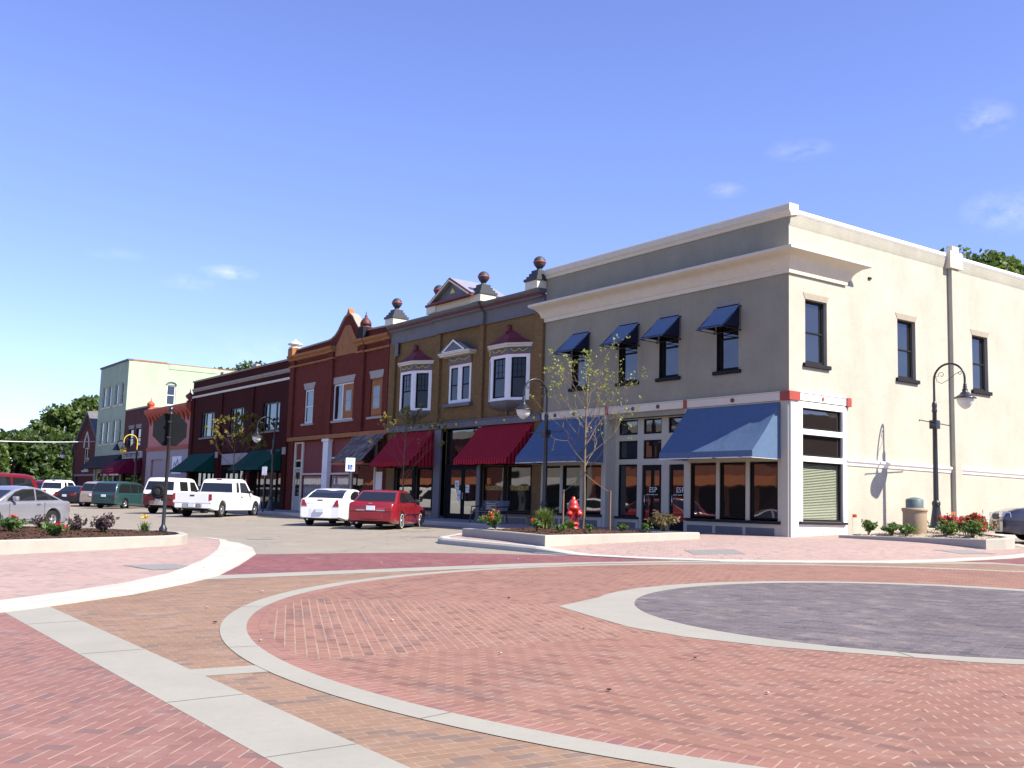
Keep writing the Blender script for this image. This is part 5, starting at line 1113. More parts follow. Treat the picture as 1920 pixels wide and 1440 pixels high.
m = MB(); m.box(-1.15, -1.13, -.07, .07, .92, .94); m.build('badge', 'chrome', r_, local=True)
# white rounded coupe
P = dict(wb=2.75, ro=1.12, fo=.98, W=1.85, r=.325, col='white_car', top=[(-1.12, .98), (-1.02, 1.06), (-.5, 1.05), (2.2, .98), (2.6, .95), (3.45, .78), (3.73, .62)], cabin=[(-.66, 1.04), (-.2, 1.27), (.25, 1.41), (.8, 1.455), (1.3, 1.43), (1.75, 1.30), (2.5, .96)],
         sw=[[(.05, 1.06), (.6, 1.03), (1.15, 1.03), (1.15, 1.37), (.75, 1.38), (.35, 1.30), (.1, 1.18)], [(1.22, 1.03), (2.15, 1.03), (1.75, 1.26), (1.5, 1.35), (1.22, 1.37)]], rw=((-.60, 1.08), (.20, 1.39)), fw=((2.42, 1.0), (1.8, 1.28)), mir=(2.0, .98), dh=(.95,), dz_=.86, gap=(.75, 2.05),
         tl=(.52, .88, .76, 1.01), tls=.12, rb=(.30, .70), fb=(.25, .55), pz=.52, px=.05, cbev=.05, taper=.14, round=.6, cl=.22, sp=6, rmar=.12)
r_, _ = car('parked_car', 'white rounded coupe parked left of the dark red saloon', 'car', (-16.75, -7.25), A45, P, 'cars parked on the shop side')
m = MB(); m.box(-1.135, -1.1, -.11, .11, .99, 1.02); m.build('brake_light', 'maroon_paint', r_, local=True)
# silver coupe
P = dict(wb=2.62, ro=.93, fo=.88, W=1.71, r=.31, col='silver_car', top=[(-.93, .84), (-.86, .94), (-.4, .96), (1.9, .90), (2.3, .87), (3.2, .72), (3.5, .56)], cabin=[(-.55, .945), (.0, 1.16), (.45, 1.33), (.85, 1.385), (1.25, 1.37), (1.6, 1.29), (2.42, .88)],
         sw=[[(-.28, .99), (.72, .965), (.72, 1.31), (.48, 1.27), (.1, 1.13)], [(.80, .96), (2.0, .93), (1.95, 1.0), (1.62, 1.21), (1.3, 1.30), (.80, 1.315)]], rw=((-.48, .985), (.38, 1.315)), fw=((2.35, .92), (1.68, 1.26)), mir=(1.78, .93), dh=(.72,), dz_=.80, gap=(.42, 1.95), mirm='silver_car',
         tl=(.45, .83, .70, .86), tlm='amber_lens', rb=(.28, .62), fb=(.22, .55), strip=.34, cbev=.04, sp=5, taper=.13, tw=.2, dhm='chrome', arch=1.2)
car('parked_car', 'silver two-door coupe behind the left flower planter', 'car', (-17.2, -18.0), R(-53), P, 'cars parked on the near side')
# big red wagon beyond the coupe
P = dict(wb=3.1, ro=1.15, fo=.95, W=1.98, r=.37, col='crimson_car', top=[(-1.15, 1.12), (-1.05, 1.17), (2.7, 1.15), (3.1, 1.13), (3.9, 1.03), (4.05, .9)], cabin=[(-1.1, 1.15), (-.95, 1.6), (-.72, 1.85), (-.4, 1.90), (1.6, 1.92), (2.1, 1.88), (2.35, 1.8), (3.0, 1.16)],
         sw=[[(-.85, 1.22), (.35, 1.22), (.35, 1.76), (-.6, 1.74)], [(.45, 1.22), (1.35, 1.22), (1.35, 1.78), (.45, 1.77)], [(1.45, 1.22), (2.75, 1.2), (2.25, 1.74), (1.45, 1.78)]], rw=((-1.08, 1.25), (-.9, 1.66)), fw=((2.92, 1.22), (2.42, 1.74)), mir=(2.5, 1.2), dh=(.6, 1.6), dz_=1.0, gap=(.4, 1.4, 2.5),
         tl=(.72, .95, .8, 1.1), rb=(.42, .66), rbm='chrome', fb=(.4, .66), fbm='chrome', cl=.3, mirm='trim_black', gr=(.7, .95), hl=(.78, .95), cbev=.06)
car('parked_car', 'tall red wagon with dark windows parked beyond the silver coupe', 'car', (-24.9, -17.75), R(-53), P, 'cars parked on the near side')
# teal minivan
PV = dict(wb=2.88, ro=1.02, fo=.95, W=1.93, r=.32, col='green_car', top=[(-1.02, .98), (-.95, 1.02), (2.6, 1.0), (3.1, .97), (3.7, .80), (3.83, .62)], cabin=[(-1.0, 1.0), (-.88, 1.4), (-.68, 1.66), (-.4, 1.72), (.4, 1.76), (1.5, 1.74), (2.0, 1.65), (3.15, 1.0)],
         sw=[[(-.72, 1.06), (.62, 1.06), (.62, 1.6), (-.35, 1.6), (-.58, 1.45)], [(.7, 1.06), (1.5, 1.06), (1.5, 1.61), (.7, 1.61)], [(1.58, 1.06), (2.75, 1.05), (1.95, 1.57), (1.58, 1.6)]], rw=((-.975, 1.06), (-.73, 1.60)), fw=((3.05, 1.05), (2.1, 1.59)), mir=(2.4, 1.05), dh=(.9, 1.7), dz_=.88, gap=(.65, 1.55, 2.4), rmar=.07,
         tl=(.78, .95, .66, .98), rb=(.34, .60), fb=(.28, .55), cbev=.07, strip=.5, pz=.74, cl=.22)
car('parked_van', 'teal minivan parked left of the white and maroon off-roader', 'van', (-49.3, -7.1), A45-R(3), PV, 'cars parked on the shop side')
car('parked_van', 'pale tan minivan parked left of the teal minivan', 'van', (-54.7, -6.6), A45, dict(PV, col='tan_car', tl=(.8, .95, .9, 1.3)), 'cars parked on the shop side')
# off-roader, white over maroon, spare wheel on the tail
P = dict(wb=2.66, ro=1.1, fo=.85, W=1.98, r=.40, col='white_car', two=(.98, 'maroon_car'), top=[(-1.1, 1.12), (-1.0, 1.17), (1.9, 1.15), (2.3, 1.14), (3.3, 1.05), (3.51, .92)], cabin=[(-1.06, 1.15), (-.84, 1.78), (-.65, 1.90), (.0, 1.93), (.95, 1.93), (1.3, 1.87), (1.9, 1.16)],
         sw=[[(-.45, 1.25), (.42, 1.25), (.42, 1.74), (-.45, 1.74)], [(.72, 1.25), (1.62, 1.22), (1.25, 1.74), (.72, 1.74)]], rw=((-1.02, 1.24), (-.86, 1.70)), fw=((1.84, 1.22), (1.36, 1.8)), mir=(1.45, 1.2), dh=(.65,), dz_=1.0, gap=(.5, 1.6), cl=.36, arch=1.15,
         tl=(.80, .97, .76, 1.06), rb=(.46, .70), rbm='chrome', fb=(.46, .68), fbm='chrome', tw=.26, gr=(.74, .98), hl=(.78, .95), mirm='chrome', cbev=.05)
r_, _ = car('parked_suv', 'white and maroon off-roader with a spare wheel on its tail', 'off-roader', (-35.6, -7.75), A45, P, 'cars parked on the shop side')
m = MB(); m.lathe([(.02, -1.30), (.2, -1.30), (.24, -1.32), (.36, -1.31), (.385, -1.27), (.385, -1.17), (.3, -1.14), (.02, -1.14)], (0, -.05, 1.17), 26, 0, 'x'); sp = m.build('spare_wheel', 'rubber', r_, local=True)
m = MB(); m.lathe([(.18, -1.335), (.16, -1.345), (.05, -1.35), (.01, -1.35)], (0, -.05, 1.17), 18, 0, 'x'); m.build('hub_cap', 'trim_black', sp, local=True)
m = MB(); m.box(-1.13, -1.09, -.8, .8, .80, .97); m.build('lower_panel', 'maroon_car', r_, local=True, bevel=.01)
m = MB(); m.box(-1.125, -1.09, -.85, .85, .985, 1.045); m.build('tail_gap', 'trim_black', r_, local=True)
# pickups
def pickup(label, cat, loc, rz, col, wb, cab0, ro=1.25, group='cars parked on the shop side'):
    c = cab0
    P = dict(wb=wb, ro=ro, fo=.92, W=2.0, r=.385, col=col, top=[(-ro, .93), (c-.1, .94), (c, 1.16), (c+1.6, 1.19), (c+2.2, 1.17), (wb+.6, 1.06), (wb+.85, .98), (wb+.92, .86)], cabin=[(c, 1.17), (c+.1, 1.66), (c+.22, 1.83), (c+.5, 1.90), (c+1.3, 1.92), (c+1.6, 1.86), (c+2.25, 1.19)],
             sw=[[(c+.35, 1.25), (c+.66, 1.25), (c+.66, 1.74), (c+.42, 1.74)], [(c+.84, 1.25), (c+1.98, 1.22), (c+1.5, 1.74), (c+.84, 1.75)]], rw=((c+.015, 1.24), (c+.12, 1.70)), fw=((c+2.2, 1.24), (c+1.66, 1.8)), mir=(c+1.85, 1.22), dh=(c+.95,), dz_=1.0, gap=(c+.76, c+1.95), cl=.34, arch=1.16,
             tl=(.86, .93, .85, 1.0), rb=(.44, .66), rbm='chrome', fb=(.42, .66), fbm='chrome', tw=.25, gr=(.70, .95), hl=(.74, .94), mirm='trim_black', dhm='trim_black', cbev=.05, pz=.48, px=.05, rmar=.08, sp=8)
    r_, ys_ = car('pickup_truck', label, cat, loc, rz, P, group)
    m = MB(); w = .985
    for y in (w-.06, -w): m.box(-ro+.065, c-.07, y, y+.06, .90, 1.17)
    m.box(c-.13, c-.07, -w+.06, w-.06, .90, 1.17); m.box(-ro+.02, c-.08, -w+.06, w-.06, .92, .945); m.build('bed', col, r_, local=True, bevel=.018, seg=2)
    m = MB(); m.box(-ro-.012, -ro+.06, -.80, .80, .68, 1.17); tg = m.build('tailgate', col, r_, local=True, bevel=.018, seg=2)
    m = MB(); m.box(-ro-.02, -ro-.008, -.11, .11, 1.0, 1.07); m.build('handle', 'trim_black', tg, local=True)
    for s in (1, -1): m = MB(); m.box(-ro-.012, -ro+.075, *sorted((s*.80, s*.975)), .68, 1.17); m.build('bed_corner', col, r_, local=True, bevel=.015)
    for s in (1, -1): m = MB(); m.box(-ro-.03, -ro+.05, *sorted((s*.86, s*.992)), .82, 1.12); m.build('tail_lamp', 'red_lens', r_, local=True, bevel=.015)
    m = MB(); m.box(c+.2, c+.3, -.14, .14, 1.86, 1.9); m.build('roof_lamp', 'red_lens', r_, local=True, bevel=.01)
    return r_
pickup('white extended-cab pickup with open tail towards the street', 'pickup', (-29.2, -8.0), A45, 'white_car', 3.95, 1.32)
pickup('distant white pickup half hidden by the silver coupe', 'pickup', (-66.3, -7.9), A45, 'white_car', 3.5, .95)
pickup('distant red pickup seen past the tail of the silver coupe', 'pickup', (-72.8, -7.3), A45, 'crimson_car', 3.5, .95)
PS = dict(wb=2.7, ro=1.05, fo=.95, W=1.78, r=.315, col='black_car', top=[(-1.05, .92), (-.95, 1.0), (2.2, .96), (2.5, .92), (3.45, .78), (3.65, .6)], cabin=[(-.7, .99), (.0, 1.38), (.5, 1.44), (1.2, 1.43), (1.55, 1.36), (2.4, .95)],
          sw=[[(-.1, 1.03), (.82, 1.02), (.82, 1.36), (.25, 1.35)], [(.9, 1.02), (2.0, 1.0), (1.5, 1.34), (.9, 1.37)]], rw=((-.62, 1.03), (-.05, 1.35)), fw=((2.32, 1.0), (1.62, 1.32)), mir=(1.85, .98), dh=(.4, 1.4), dz_=.84, gap=(.86, 1.95), tl=(.5, .86, .72, .9), cbev=.05)
car('parked_car', 'small black saloon parked left of the tan minivan', 'car', (-58.0, -7.6), A45, PS, 'cars parked on the shop side')
PN = dict(PS, col='navy_car', W=1.86, fo=1.0, top=[(-1.05, 1.0), (-.95, 1.06), (2.2, 1.05), (2.6, 1.02), (3.3, .93), (3.6, .83), (3.7, .68)], cabin=[(-.7, 1.05), (.0, 1.48), (.5, 1.56), (1.3, 1.55), (1.65, 1.47), (2.5, 1.04)], sw=[[(-.1, 1.1), (.82, 1.09), (.82, 1.46), (.25, 1.45)], [(.9, 1.09), (2.1, 1.08), (1.6, 1.44), (.9, 1.47)]], rw=((-.62, 1.1), (-.05, 1.45)), fw=((2.42, 1.09), (1.72, 1.42)), mir=(1.95, 1.07), hl=(.68, .83), gr=(.62, .78), fb=(.28, .62), dz_=.92)
a = R(222)
car('parked_car', 'navy saloon nosing in beyond the right flower planter', 'car', (4.2-3.7*math.cos(a), 4.15-3.7*math.sin(a)), a, PN)
# yellow backhoe far down the street
ex = thing('backhoe', 'yellow backhoe arm showing above the distant parked cars', 'digger', (-70.5, -3.6, H(-70, -3.6)), R(150))
m = MB(); m.box(-1.2, 1.2, -.8, .8, .6, 1.1); m.build('chassis', 'yellow_machine', ex, local=True, bevel=.05)
m = MB(); m.tube([(1.1, 0, 1.0), (1.9, 0, 1.85), (2.6, 0, 2.0), (3.2, 0, 1.5)], [.16, .14, .12, .1], 6); m.build('arm', 'yellow_machine', ex, local=True)
m = MB(); m.prism([(3.05, -.3, 1.6), (3.4, -.3, 1.3), (3.3, -.3, .9), (2.9, -.3, 1.1)], (0, .6, 0)); m.build('bucket', 'yellow_machine', ex, local=True, bevel=.03)
for x in (-.9, .9):
    for y in (-.85, .85): wheel(ex, x, y, .5, .3, 'yellow_machine')
# ================================================================ street furniture
def lamp(label, loc, rz, glow='lamp_glass', iron='black_iron'):
    """arm reaches along local +X"""
    t = thing('street_lamp', label, 'street lamp', loc, rz, 'gooseneck street lamps')
    m = MB(); m.lathe([(.24, 0), (.25, .05), (.20, .10), (.17, .3), (.125, .62), (.12, .72), (.135, .76), (.135, .82), (.10, .88)], n=16); m.build('base', iron, t, local=True)
    m = MB(); m.lathe([(.085, .85), (.078, 2.4), (.068, 3.75), (.085, 3.78), (.085, 3.84), (.07, 3.88), (.085, 3.98), (.075, 4.06), (.045, 4.12)], n=14); m.build('pole', iron, t, local=True)
    m = MB(); pts = [(0, 0, 4.08), (0, 0, 4.82)]+[(.515-.515*math.cos(math.pi*k/14), 0, 4.82+.515*math.sin(math.pi*k/14)) for k in range(1, 15)]+[(1.03, 0, 4.62)]
    m.tube(pts, [.042]+[.036]*(len(pts)-1), 8); m.build('arm', iron, t, local=True)
    m = MB(); sp_ = [(.04, 0, 4.75)]+[(.09+.0*k, 0, 4.75-.0*k) for k in range(0)]
    sc = lambda cx, cz, r0, r1, a0, a1, n=12: [(cx+(r0+(r1-r0)*k/n)*math.cos(a0+(a1-a0)*k/n), 0, cz+(r0+(r1-r0)*k/n)*math.sin(a0+(a1-a0)*k/n)) for k in range(n+1)]
    m.tube(sc(.26, 4.98, .03, .11, R(200), R(560))+[(.06, 0, 4.95), (.10, 0, 4.78), (.26, 0, 4.70), (.48, 0, 4.80), (.72, 0, 4.98), (.90, 0, 5.06)]+sc(.86, 5.0, .07, .02, R(60), R(-260)), .010, 5); m.build('scroll', iron, t, local=True)
    m = MB(); m.lathe([(.035, 4.66), (.06, 4.62), (.045, 4.58), (.07, 4.55), (.055, 4.50), (.095, 4.44), (.08, 4.39), (.13, 4.36), (.17, 4.30), (.25, 4.24), (.34, 4.19), (.345, 4.16), (.30, 4.17)], (1.03, 0, 0), 22); sh = m.build('lamp_shade', iron, t, local=True)
    m = MB(); m.lathe([(.27, 4.17), (.265, 4.10), (.22, 3.98), (.12, 3.86), (.03, 3.82), (.002, 3.815)], (1.03, 0, 0), 20); m.build('globe', glow, sh, local=True)
    m = MB(); m.box(-.12, .12, -.13, .13, 3.22, 3.5); m.tube([(0, -1.0, 3.44), (0, 1.0, 3.40)], .018, 6)
    for s in (-1, 1): m.lathe([(.001, -.03), (.03, 0), (.001, .03)], (0, s*1.0, 3.42), 6)
    m.build('banner_arm', iron, t, local=True, bevel=.0)
    return t
lr = lamp('black gooseneck street lamp rising from the right flower planter against the cream wall', (1.45, 5.5, .38), R(5))
ll = lamp('black gooseneck street lamp beside the young tree and tan brick shop', (-9.35, -2.25, .0), R(-92))
lamp('black gooseneck street lamp against the brown brick building', (-35.6, -1.9, -.02), R(-92))
lamp('distant street lamp with yellow arm and globe by the purplish shop', (-63.2, -1.9, 0), R(-92), 'petal_yellow', 'black_iron')
y = [o for o in COL.objects if o.type == 'MESH' and o.parent and o.parent.name == 'street_lamp.003' and o.name.startswith('arm')][0]
y.data.materials[0] = M['petal_yellow']; y.data = y.data.copy()  # arm coloured yellow like the globe
lamp('farthest street lamp near the three storey building', (-84, -1.9, 0), R(-92))
# hydrant
hz = thing('fire_hydrant', 'red fire hydrant standing in the mulch next to the young tree', 'hydrant', (-2.05, -6.8, .08), R(20)); hz.scale = (.95, .95, 1.0)
m = MB(); m.lathe([(.20, 0), (.20, .05), (.15, .06), (.15, .13), (.19, .14), (.19, .19), (.135, .20), (.135, .55), (.175, .56), (.175, .60)], n=20); m.build('barrel', 'hydrant_red', hz, local=True)
m = MB(); m.lathe([(.185, .60), (.19, .63), (.15, .65), (.155, .70), (.12, .80), (.06, .85), (.05, .86), (.05, .92), (.001, .93)], n=18); m.build('bonnet', 'hydrant_red', hz, local=True)
for ax, sgn, rr_ in (('y', 1, .06), ('y', -1, .06), ('x', 1, .085)):
    m = MB(); q = [(rr_, .1*sgn), (rr_, .18*sgn), (rr_*1.35, .185*sgn), (rr_*1.35, .25*sgn), (rr_*.5, .26*sgn), (rr_*.45, .30*sgn), (.001, .30*sgn)]; m.lathe(q, (0, 0, .45), 12, 0, ax); m.build('outlet', 'hydrant_red', hz, local=True)
# litter bin
tb = thing('litter_bin', 'round exposed-aggregate litter bin with dark green top in the right planter', 'litter bin', (2.85, 2.15, .2))
m = MB(); m.lathe([(.33, 0), (.345, .03), (.335, .6), (.345, .68), (.37, .70), (.37, .76), (.34, .78)], n=26); m.build('drum', 'aggregate', tb, local=True)
m = MB(); m.lathe([(.25, .77), (.25, 1.02), (.235, 1.04), (.10, 1.09), (.001, 1.10)], n=24); m.build('lid', 'bin_top', tb, local=True)
# bench
be = thing('bench', 'black metal bench beyond the orange flowers at the shop front', 'bench', (-13.6, -1.75, -.03), R(3))
for x in (-.85, .85):
    m = MB(); m.tube([(x, -.32, 0), (x, -.28, .43), (x, .2, .43), (x, .36, .9)], .03, 6); m.tube([(x, .25, 0), (x, .2, .43)], .03, 6); m.tube([(x, -.28, .43), (x, -.27, .64), (x, .24, .66)], .025, 6); m.build('side_frame', 'black_iron', be, local=True)
m = MB()
for k in range(6): m.box(-.9, .9, -.3+k*.085, -.235+k*.085, .43, .455)
m.build('seat', 'black_iron', be, local=True); m = MB()
for k in range(6): m.prism([(-.9, .20+k*.028, .50+k*.068), (.9, .20+k*.028, .50+k*.068), (.9, .222+k*.028, .555+k*.068), (-.9, .222+k*.028, .555+k*.068)], (0, .015, 0))
m.build('backrest', 'black_iron', be, local=True)
# signs
sg = thing('stop_sign', 'octagonal road sign seen from its grey back on a black pole in the left planter', 'road sign', (-5.5, -17.2, -.2), R(-22))
m = MB(); m.lathe([(.10, 0), (.10, .08), (.06, .14), (.045, .2), (.045, 2.94), (.06, 2.95), (.06, 2.98), (.03, 3.0), (.07, 3.05), (.07, 3.10), (.03, 3.15), (.001, 3.17)], n=14); m.build('pole', 'black_iron', sg, local=True)
oc = [(.41/math.cos(R(22.5))*math.cos(R(22.5+45*k)), .41/math.cos(R(22.5))*math.sin(R(22.5+45*k))) for k in range(8)]
m = MB(); m.prism([(-.062, a, 2.56+b) for a, b in oc], (.012, 0, 0)); pl = m.build('sign_plate', 'sign_back', sg, local=True)
m = MB(); m.prism([(-.0655, a*.99, 2.56+b*.99) for a, b in oc], (.003, 0, 0)); m.build('sign_face', 'sign_red', pl, local=True)
m = MB(); m.box(-.055, .06, -.05, .05, 2.34, 2.38); m.box(-.055, .06, -.05, .05, 2.74, 2.78); m.build('clamp', 'black_iron', sg, local=True)
ps = thing('parking_sign', 'white disabled parking sign on a black post above the white coupe', 'parking sign', (-19.4, -5.1, H(0, -5.1)), R(57))
m = MB(); m.lathe([(.08, 0), (.045, .06), (.04, .1), (.04, 2.75), (.02, 2.78)], n=10); m.build('post', 'black_iron', ps, local=True)
m = MB(); m.box(-.20, .20, -.065, -.045, 2.2, 2.78); pl = m.build('sign_plate', 'sign_white', ps, local=True, bevel=.004)
m = MB(); m.box(-.10, .10, -.069, -.066, 2.28, 2.49); sq = m.build('blue_square', 'sign_blue', pl, local=True)
m = MB(); m.lathe([(.001, -.0715), (.02, -.0715), (.02, -.0695)], (-.01, 0, 2.46), 8, 0, 'y'); m.tube([(-.01, -.071, 2.44), (-.01, -.071, 2.38), (.045, -.071, 2.38), (.07, -.071, 2.31)], .009, 4); m.tube([(-.03, -.071, 2.40), (-.05, -.071, 2.35), (-.02, -.071, 2.305), (.03, -.071, 2.32)], .008, 4); m.build('wheelchair_symbol', 'sign_white', sq, local=True)
for k, tx in enumerate(('RESERVED', 'PARKING')):
    o = lettering('lettering', tx, 'sign_green', pl, (0, 0, 0), .075, (R(90), 0, 0), .001); o.location = (0, -.0665, 2.66-k*.085)
p2 = thing('parking_sign', 'small white sign on a thin post behind the cab of the nearer white pickup', 'parking sign', (-33.0, -3.4, -.08), R(30))
m = MB(); m.lathe([(.04, 0), (.035, 2.5), (.02, 2.52)], n=8); m.build('post', 'black_iron', p2, local=True); m = MB(); m.box(-.16, .16, -.06, -.045, 2.0, 2.46); m.build('sign_plate', 'sign_white', p2, local=True)
# marker flags
for k, (x, y, z, rz, lb) in enumerate(((.55, 2.35, .05, 20, 'small orange marker flag at the foot of the cream wall by the bay window'), (2.35, 4.9, .22, 70, 'small orange marker flag just right of the lamp post in the right planter'), (3.2, 5.2, .3, -60, 'small orange marker flag behind the red roses near the navy saloon'))):
    f = thing('marker_flag', lb, 'marker flag', (x, y, z), R(rz), 'orange marker flags')
    m = MB(); m.tube([(0, 0, 0), (.005, 0, .35), (0, 0, .7)], .004, 5); m.build('wire', 'galv', f, local=True)
    m = MB(); 
    for i in range(4): m.poly([(i*.034, .012*math.sin(i*1.7), .60), ((i+1)*.034, .012*math.sin((i+1)*1.7), .595), ((i+1)*.034, .012*math.sin((i+1)*1.7), .69), (i*.034, .012*math.sin(i*1.7), .70)])
    m.build('flag', 'flag_orange', f, local=True, solid=.003, norm=False)
# covers let into the ground
for nm, lb, x, y, a, b, z, rz in (('drain_cover', 'grey metal access cover set in the left brick pavement', 2.0, -19.45, .55, .5, hL(2, -19.45), 12), ('drain_cover', 'dark round utility cover in the concrete street before the pickup', -7.5, -13.85, .4, .4, 0, 0), ('drain_cover', 'dark utility cover in the street just before the dark red saloon', -10.6, -6.9, .45, .35, 0, 10), ('drain_cover', 'grey metal access cover in the pavement before the nearer planter', 3.9, -7.4, .6, .45, hR(3.9, -7.4), 60), ('drain_cover', 'grey metal access cover in the pavement before the right planter', 6.2, -.9, .6, .45, hR(6.2, -.9), 80)):
    hf = hL if x < 2.5 and y < -15 and z else (hR if z else None); c_, s_ = math.cos(R(rz)), math.sin(R(rz))
    P_ = arc((x, y), a, 0, 2*math.pi, 27)[:-1] if a == b else [(x+p*c_-q*s_, y+p*s_+q*c_) for p, q in ((-a, -b), (a, -b), (a, b), (-a, b))]
    o = ground_sheet(nm, P_, .006, 'iron_cover', hf); o['kind'] = 'thing'; tag(o, lb, 'utility cover')
# overhead cable far left
m = MB(); pa, pb_ = Vector((-60, -18.5, 4.1)), Vector((-86.5, 2.6, 5.9))
m.tube([pa.lerp(pb_, k/12)+Vector((0, 0, -.25*math.sin(math.pi*k/12))) for k in range(13)], .035, 5)
tag(m.build('overhead_cable', 'sign_white', None), 'white overhead cable crossing before the far trees', 'cable')

# ================================================================ planters
def planter(label, outer, rimz, groundz, soilmat, mound, th=.18):
    t = thing('planter', label, 'planter', (outer[0][0], outer[0][1], groundz(*outer[0])))
    n = len(outer); c = (sum(p[0] for p in outer)/n, sum(p[1] for p in outer)/n); inner = []
    for i in range(n):
        a, b, e = Vector((*outer[i-1], 0)), Vector((*outer[i], 0)), Vector((*outer[(i+1) % n], 0)); d1 = (b-a).normalized(); d2 = (e-b).normalized()
        n1 = Vector((-d1.y, d1.x, 0)); n2 = Vector((-d2.y, d2.x, 0)); 
        if n1.dot(Vector((*c, 0))-b) < 0: n1 = -n1
        if n2.dot(Vector((*c, 0))-b) < 0: n2 = -n2
        q = (n1+n2).normalized(); q = b+q*(th/max(.5, q.dot(n1))); inner.append((q.x, q.y))
    m = MB(); bv = .02
    for i in range(n):
        o0, o1, i0, i1 = outer[i], outer[(i+1) % n], inner[i], inner[(i+1) % n]; L = max(1, int(math.hypot(o1[0]-o0[0], o1[1]-o0[1])/.8))
        for k in range(L):
            f = lambda A, B, t_: (A[0]+(B[0]-A[0])*t_, A[1]+(B[1]-A[1])*t_)
            a, b, c1, c2 = f(o0, o1, k/L), f(o0, o1, (k+1)/L), f(i0, i1, k/L), f(i0, i1, (k+1)/L)
            sh = lambda p, q: (p[0]+(q[0]-p[0])*bv/th, p[1]+(q[1]-p[1])*bv/th)
            a2, b2_ = sh(a, c1), sh(b, c2)
            m.poly([(*a, groundz(*a)-.06), (*b, groundz(*b)-.06), (*b, rimz(*b)-bv), (*a, rimz(*a)-bv)]); m.poly([(*a, rimz(*a)-bv), (*b, rimz(*b)-bv), (*b2_, rimz(*b)), (*a2, rimz(*a))])
            m.poly([(*a2, rimz(*a)), (*b2_, rimz(*b)), (*c2, rimz(*b)), (*c1, rimz(*a))]); m.poly([(*c1, rimz(*a)), (*c2, rimz(*b)), (*c2, rimz(*b)-.25), (*c1, rimz(*a)-.25)])
    m.build('planter_wall', 'planter_concrete', t, norm=False)
    bm = bmesh.new(); vs = [bm.verts.new((x, y, 0)) for x, y in inner]; [bm.faces.new([vs[k] for k in tr]) for tr in tessellate_polygon([[Vector((x, y, 0)) for x, y in inner]])]
    xs = [p[0] for p in inner]; ys = [p[1] for p in inner]
    for ax, lo, hi in ((0, min(xs), max(xs)), (1, min(ys), max(ys))):
        v = lo+.1
        while v < hi:
            co = [0, 0, 0]; no = [0, 0, 0]; co[ax] = v; no[ax] = 1; bmesh.ops.bisect_plane(bm, geom=bm.verts[:]+bm.edges[:]+bm.faces[:], plane_co=co, plane_no=no); v += .16
    for v in bm.verts:
        e = pld((v.co.x, v.co.y), inner+[inner[0]]); v.co.z = rimz(v.co.x, v.co.y)-.04+mound*sm01(0, 1.1, e)+random.uniform(-.018, .018)
    bmesh.ops.recalc_face_normals(bm, faces=bm.faces); me = bpy.data.meshes.new('soil'); bm.to_mesh(me); bm.free()
    org = ORG[t.name]
    for v in me.vertices: v.co -= org
    me.polygons.foreach_set('use_smooth', [True]*len(me.polygons)); me.materials.append(M[soilmat])
    o = bpy.data.objects.new('soil', me); COL.objects.link(o); o.parent = t
    chips = MB()                                    # loose chips on top
    for f_ in me.polygons:
        for _ in range(3):
            if random.random() < .6:
                p = f_.center+org+Vector((random.uniform(-.07, .07), random.uniform(-.07, .07), .008)); a = random.uniform(0, 6.28); s = random.uniform(.012, .04); q = random.uniform(.008, .016)
                dx, dy = math.cos(a)*s, math.sin(a)*s; ex, ey = -math.sin(a)*q, math.cos(a)*q; tl = random.uniform(-.012, .012)
                chips.poly([p+Vector((-dx-ex, -dy-ey, -tl)), p+Vector((dx-ex, dy-ey, tl)), p+Vector((dx+ex, dy+ey, tl+.008)), p+Vector((-dx+ex, -dy+ey, -tl+.008))])
    tag(chips.build('loose_chips', soilmat, t, norm=False), kind='stuff')
    return t
hs = lambda x, y: H(x, y)+(hR(x, y) if x < 2.5 or y > -12 else 0)
planter('long concrete planter with mulch, hydrant and young tree at the corner pavement', [(-4.15, -9.15), (-1.3, -9.62), (1.2, -10.28), (.75, -8.2), (.0, -4.6), (-.15, -3.7), (-1.0, -4.5), (-2.4, -6.6)], lambda x, y: .055+.012*(y+8)+.004*x, hs, 'mulch', .10)
planter('concrete planter with gravel, roses and lamp beside the cream wall', [(1.15, .85), (5.9, .62), (6.05, 1.3), (5.95, 1.95), (5.4, 2.55), (3.9, 3.75), (2.35, 5.6), (2.2, 6.6), (.7, 6.7), (.75, 3.5)], lambda x, y: .12+.045*(y-.8)+.018*(x-1.2), hs, 'gravel', .06)
hl = lambda x, y: H(x, y)+hL(x, y)
planter('low white concrete planter with mulch and scattered shrubs at the left edge', [(.35, -24.6), (-1.05, -21.7), (-3.15, -17.85), (-3.55, -17.35), (-4.2, -17.0), (-5.0, -16.85), (-6.0, -17.1), (-7.2, -18.6), (-8.9, -22.2), (-8.0, -24.6)], lambda x, y: -.235-.012*(x+1.1)-.0*y, hl, 'mulch', .05)

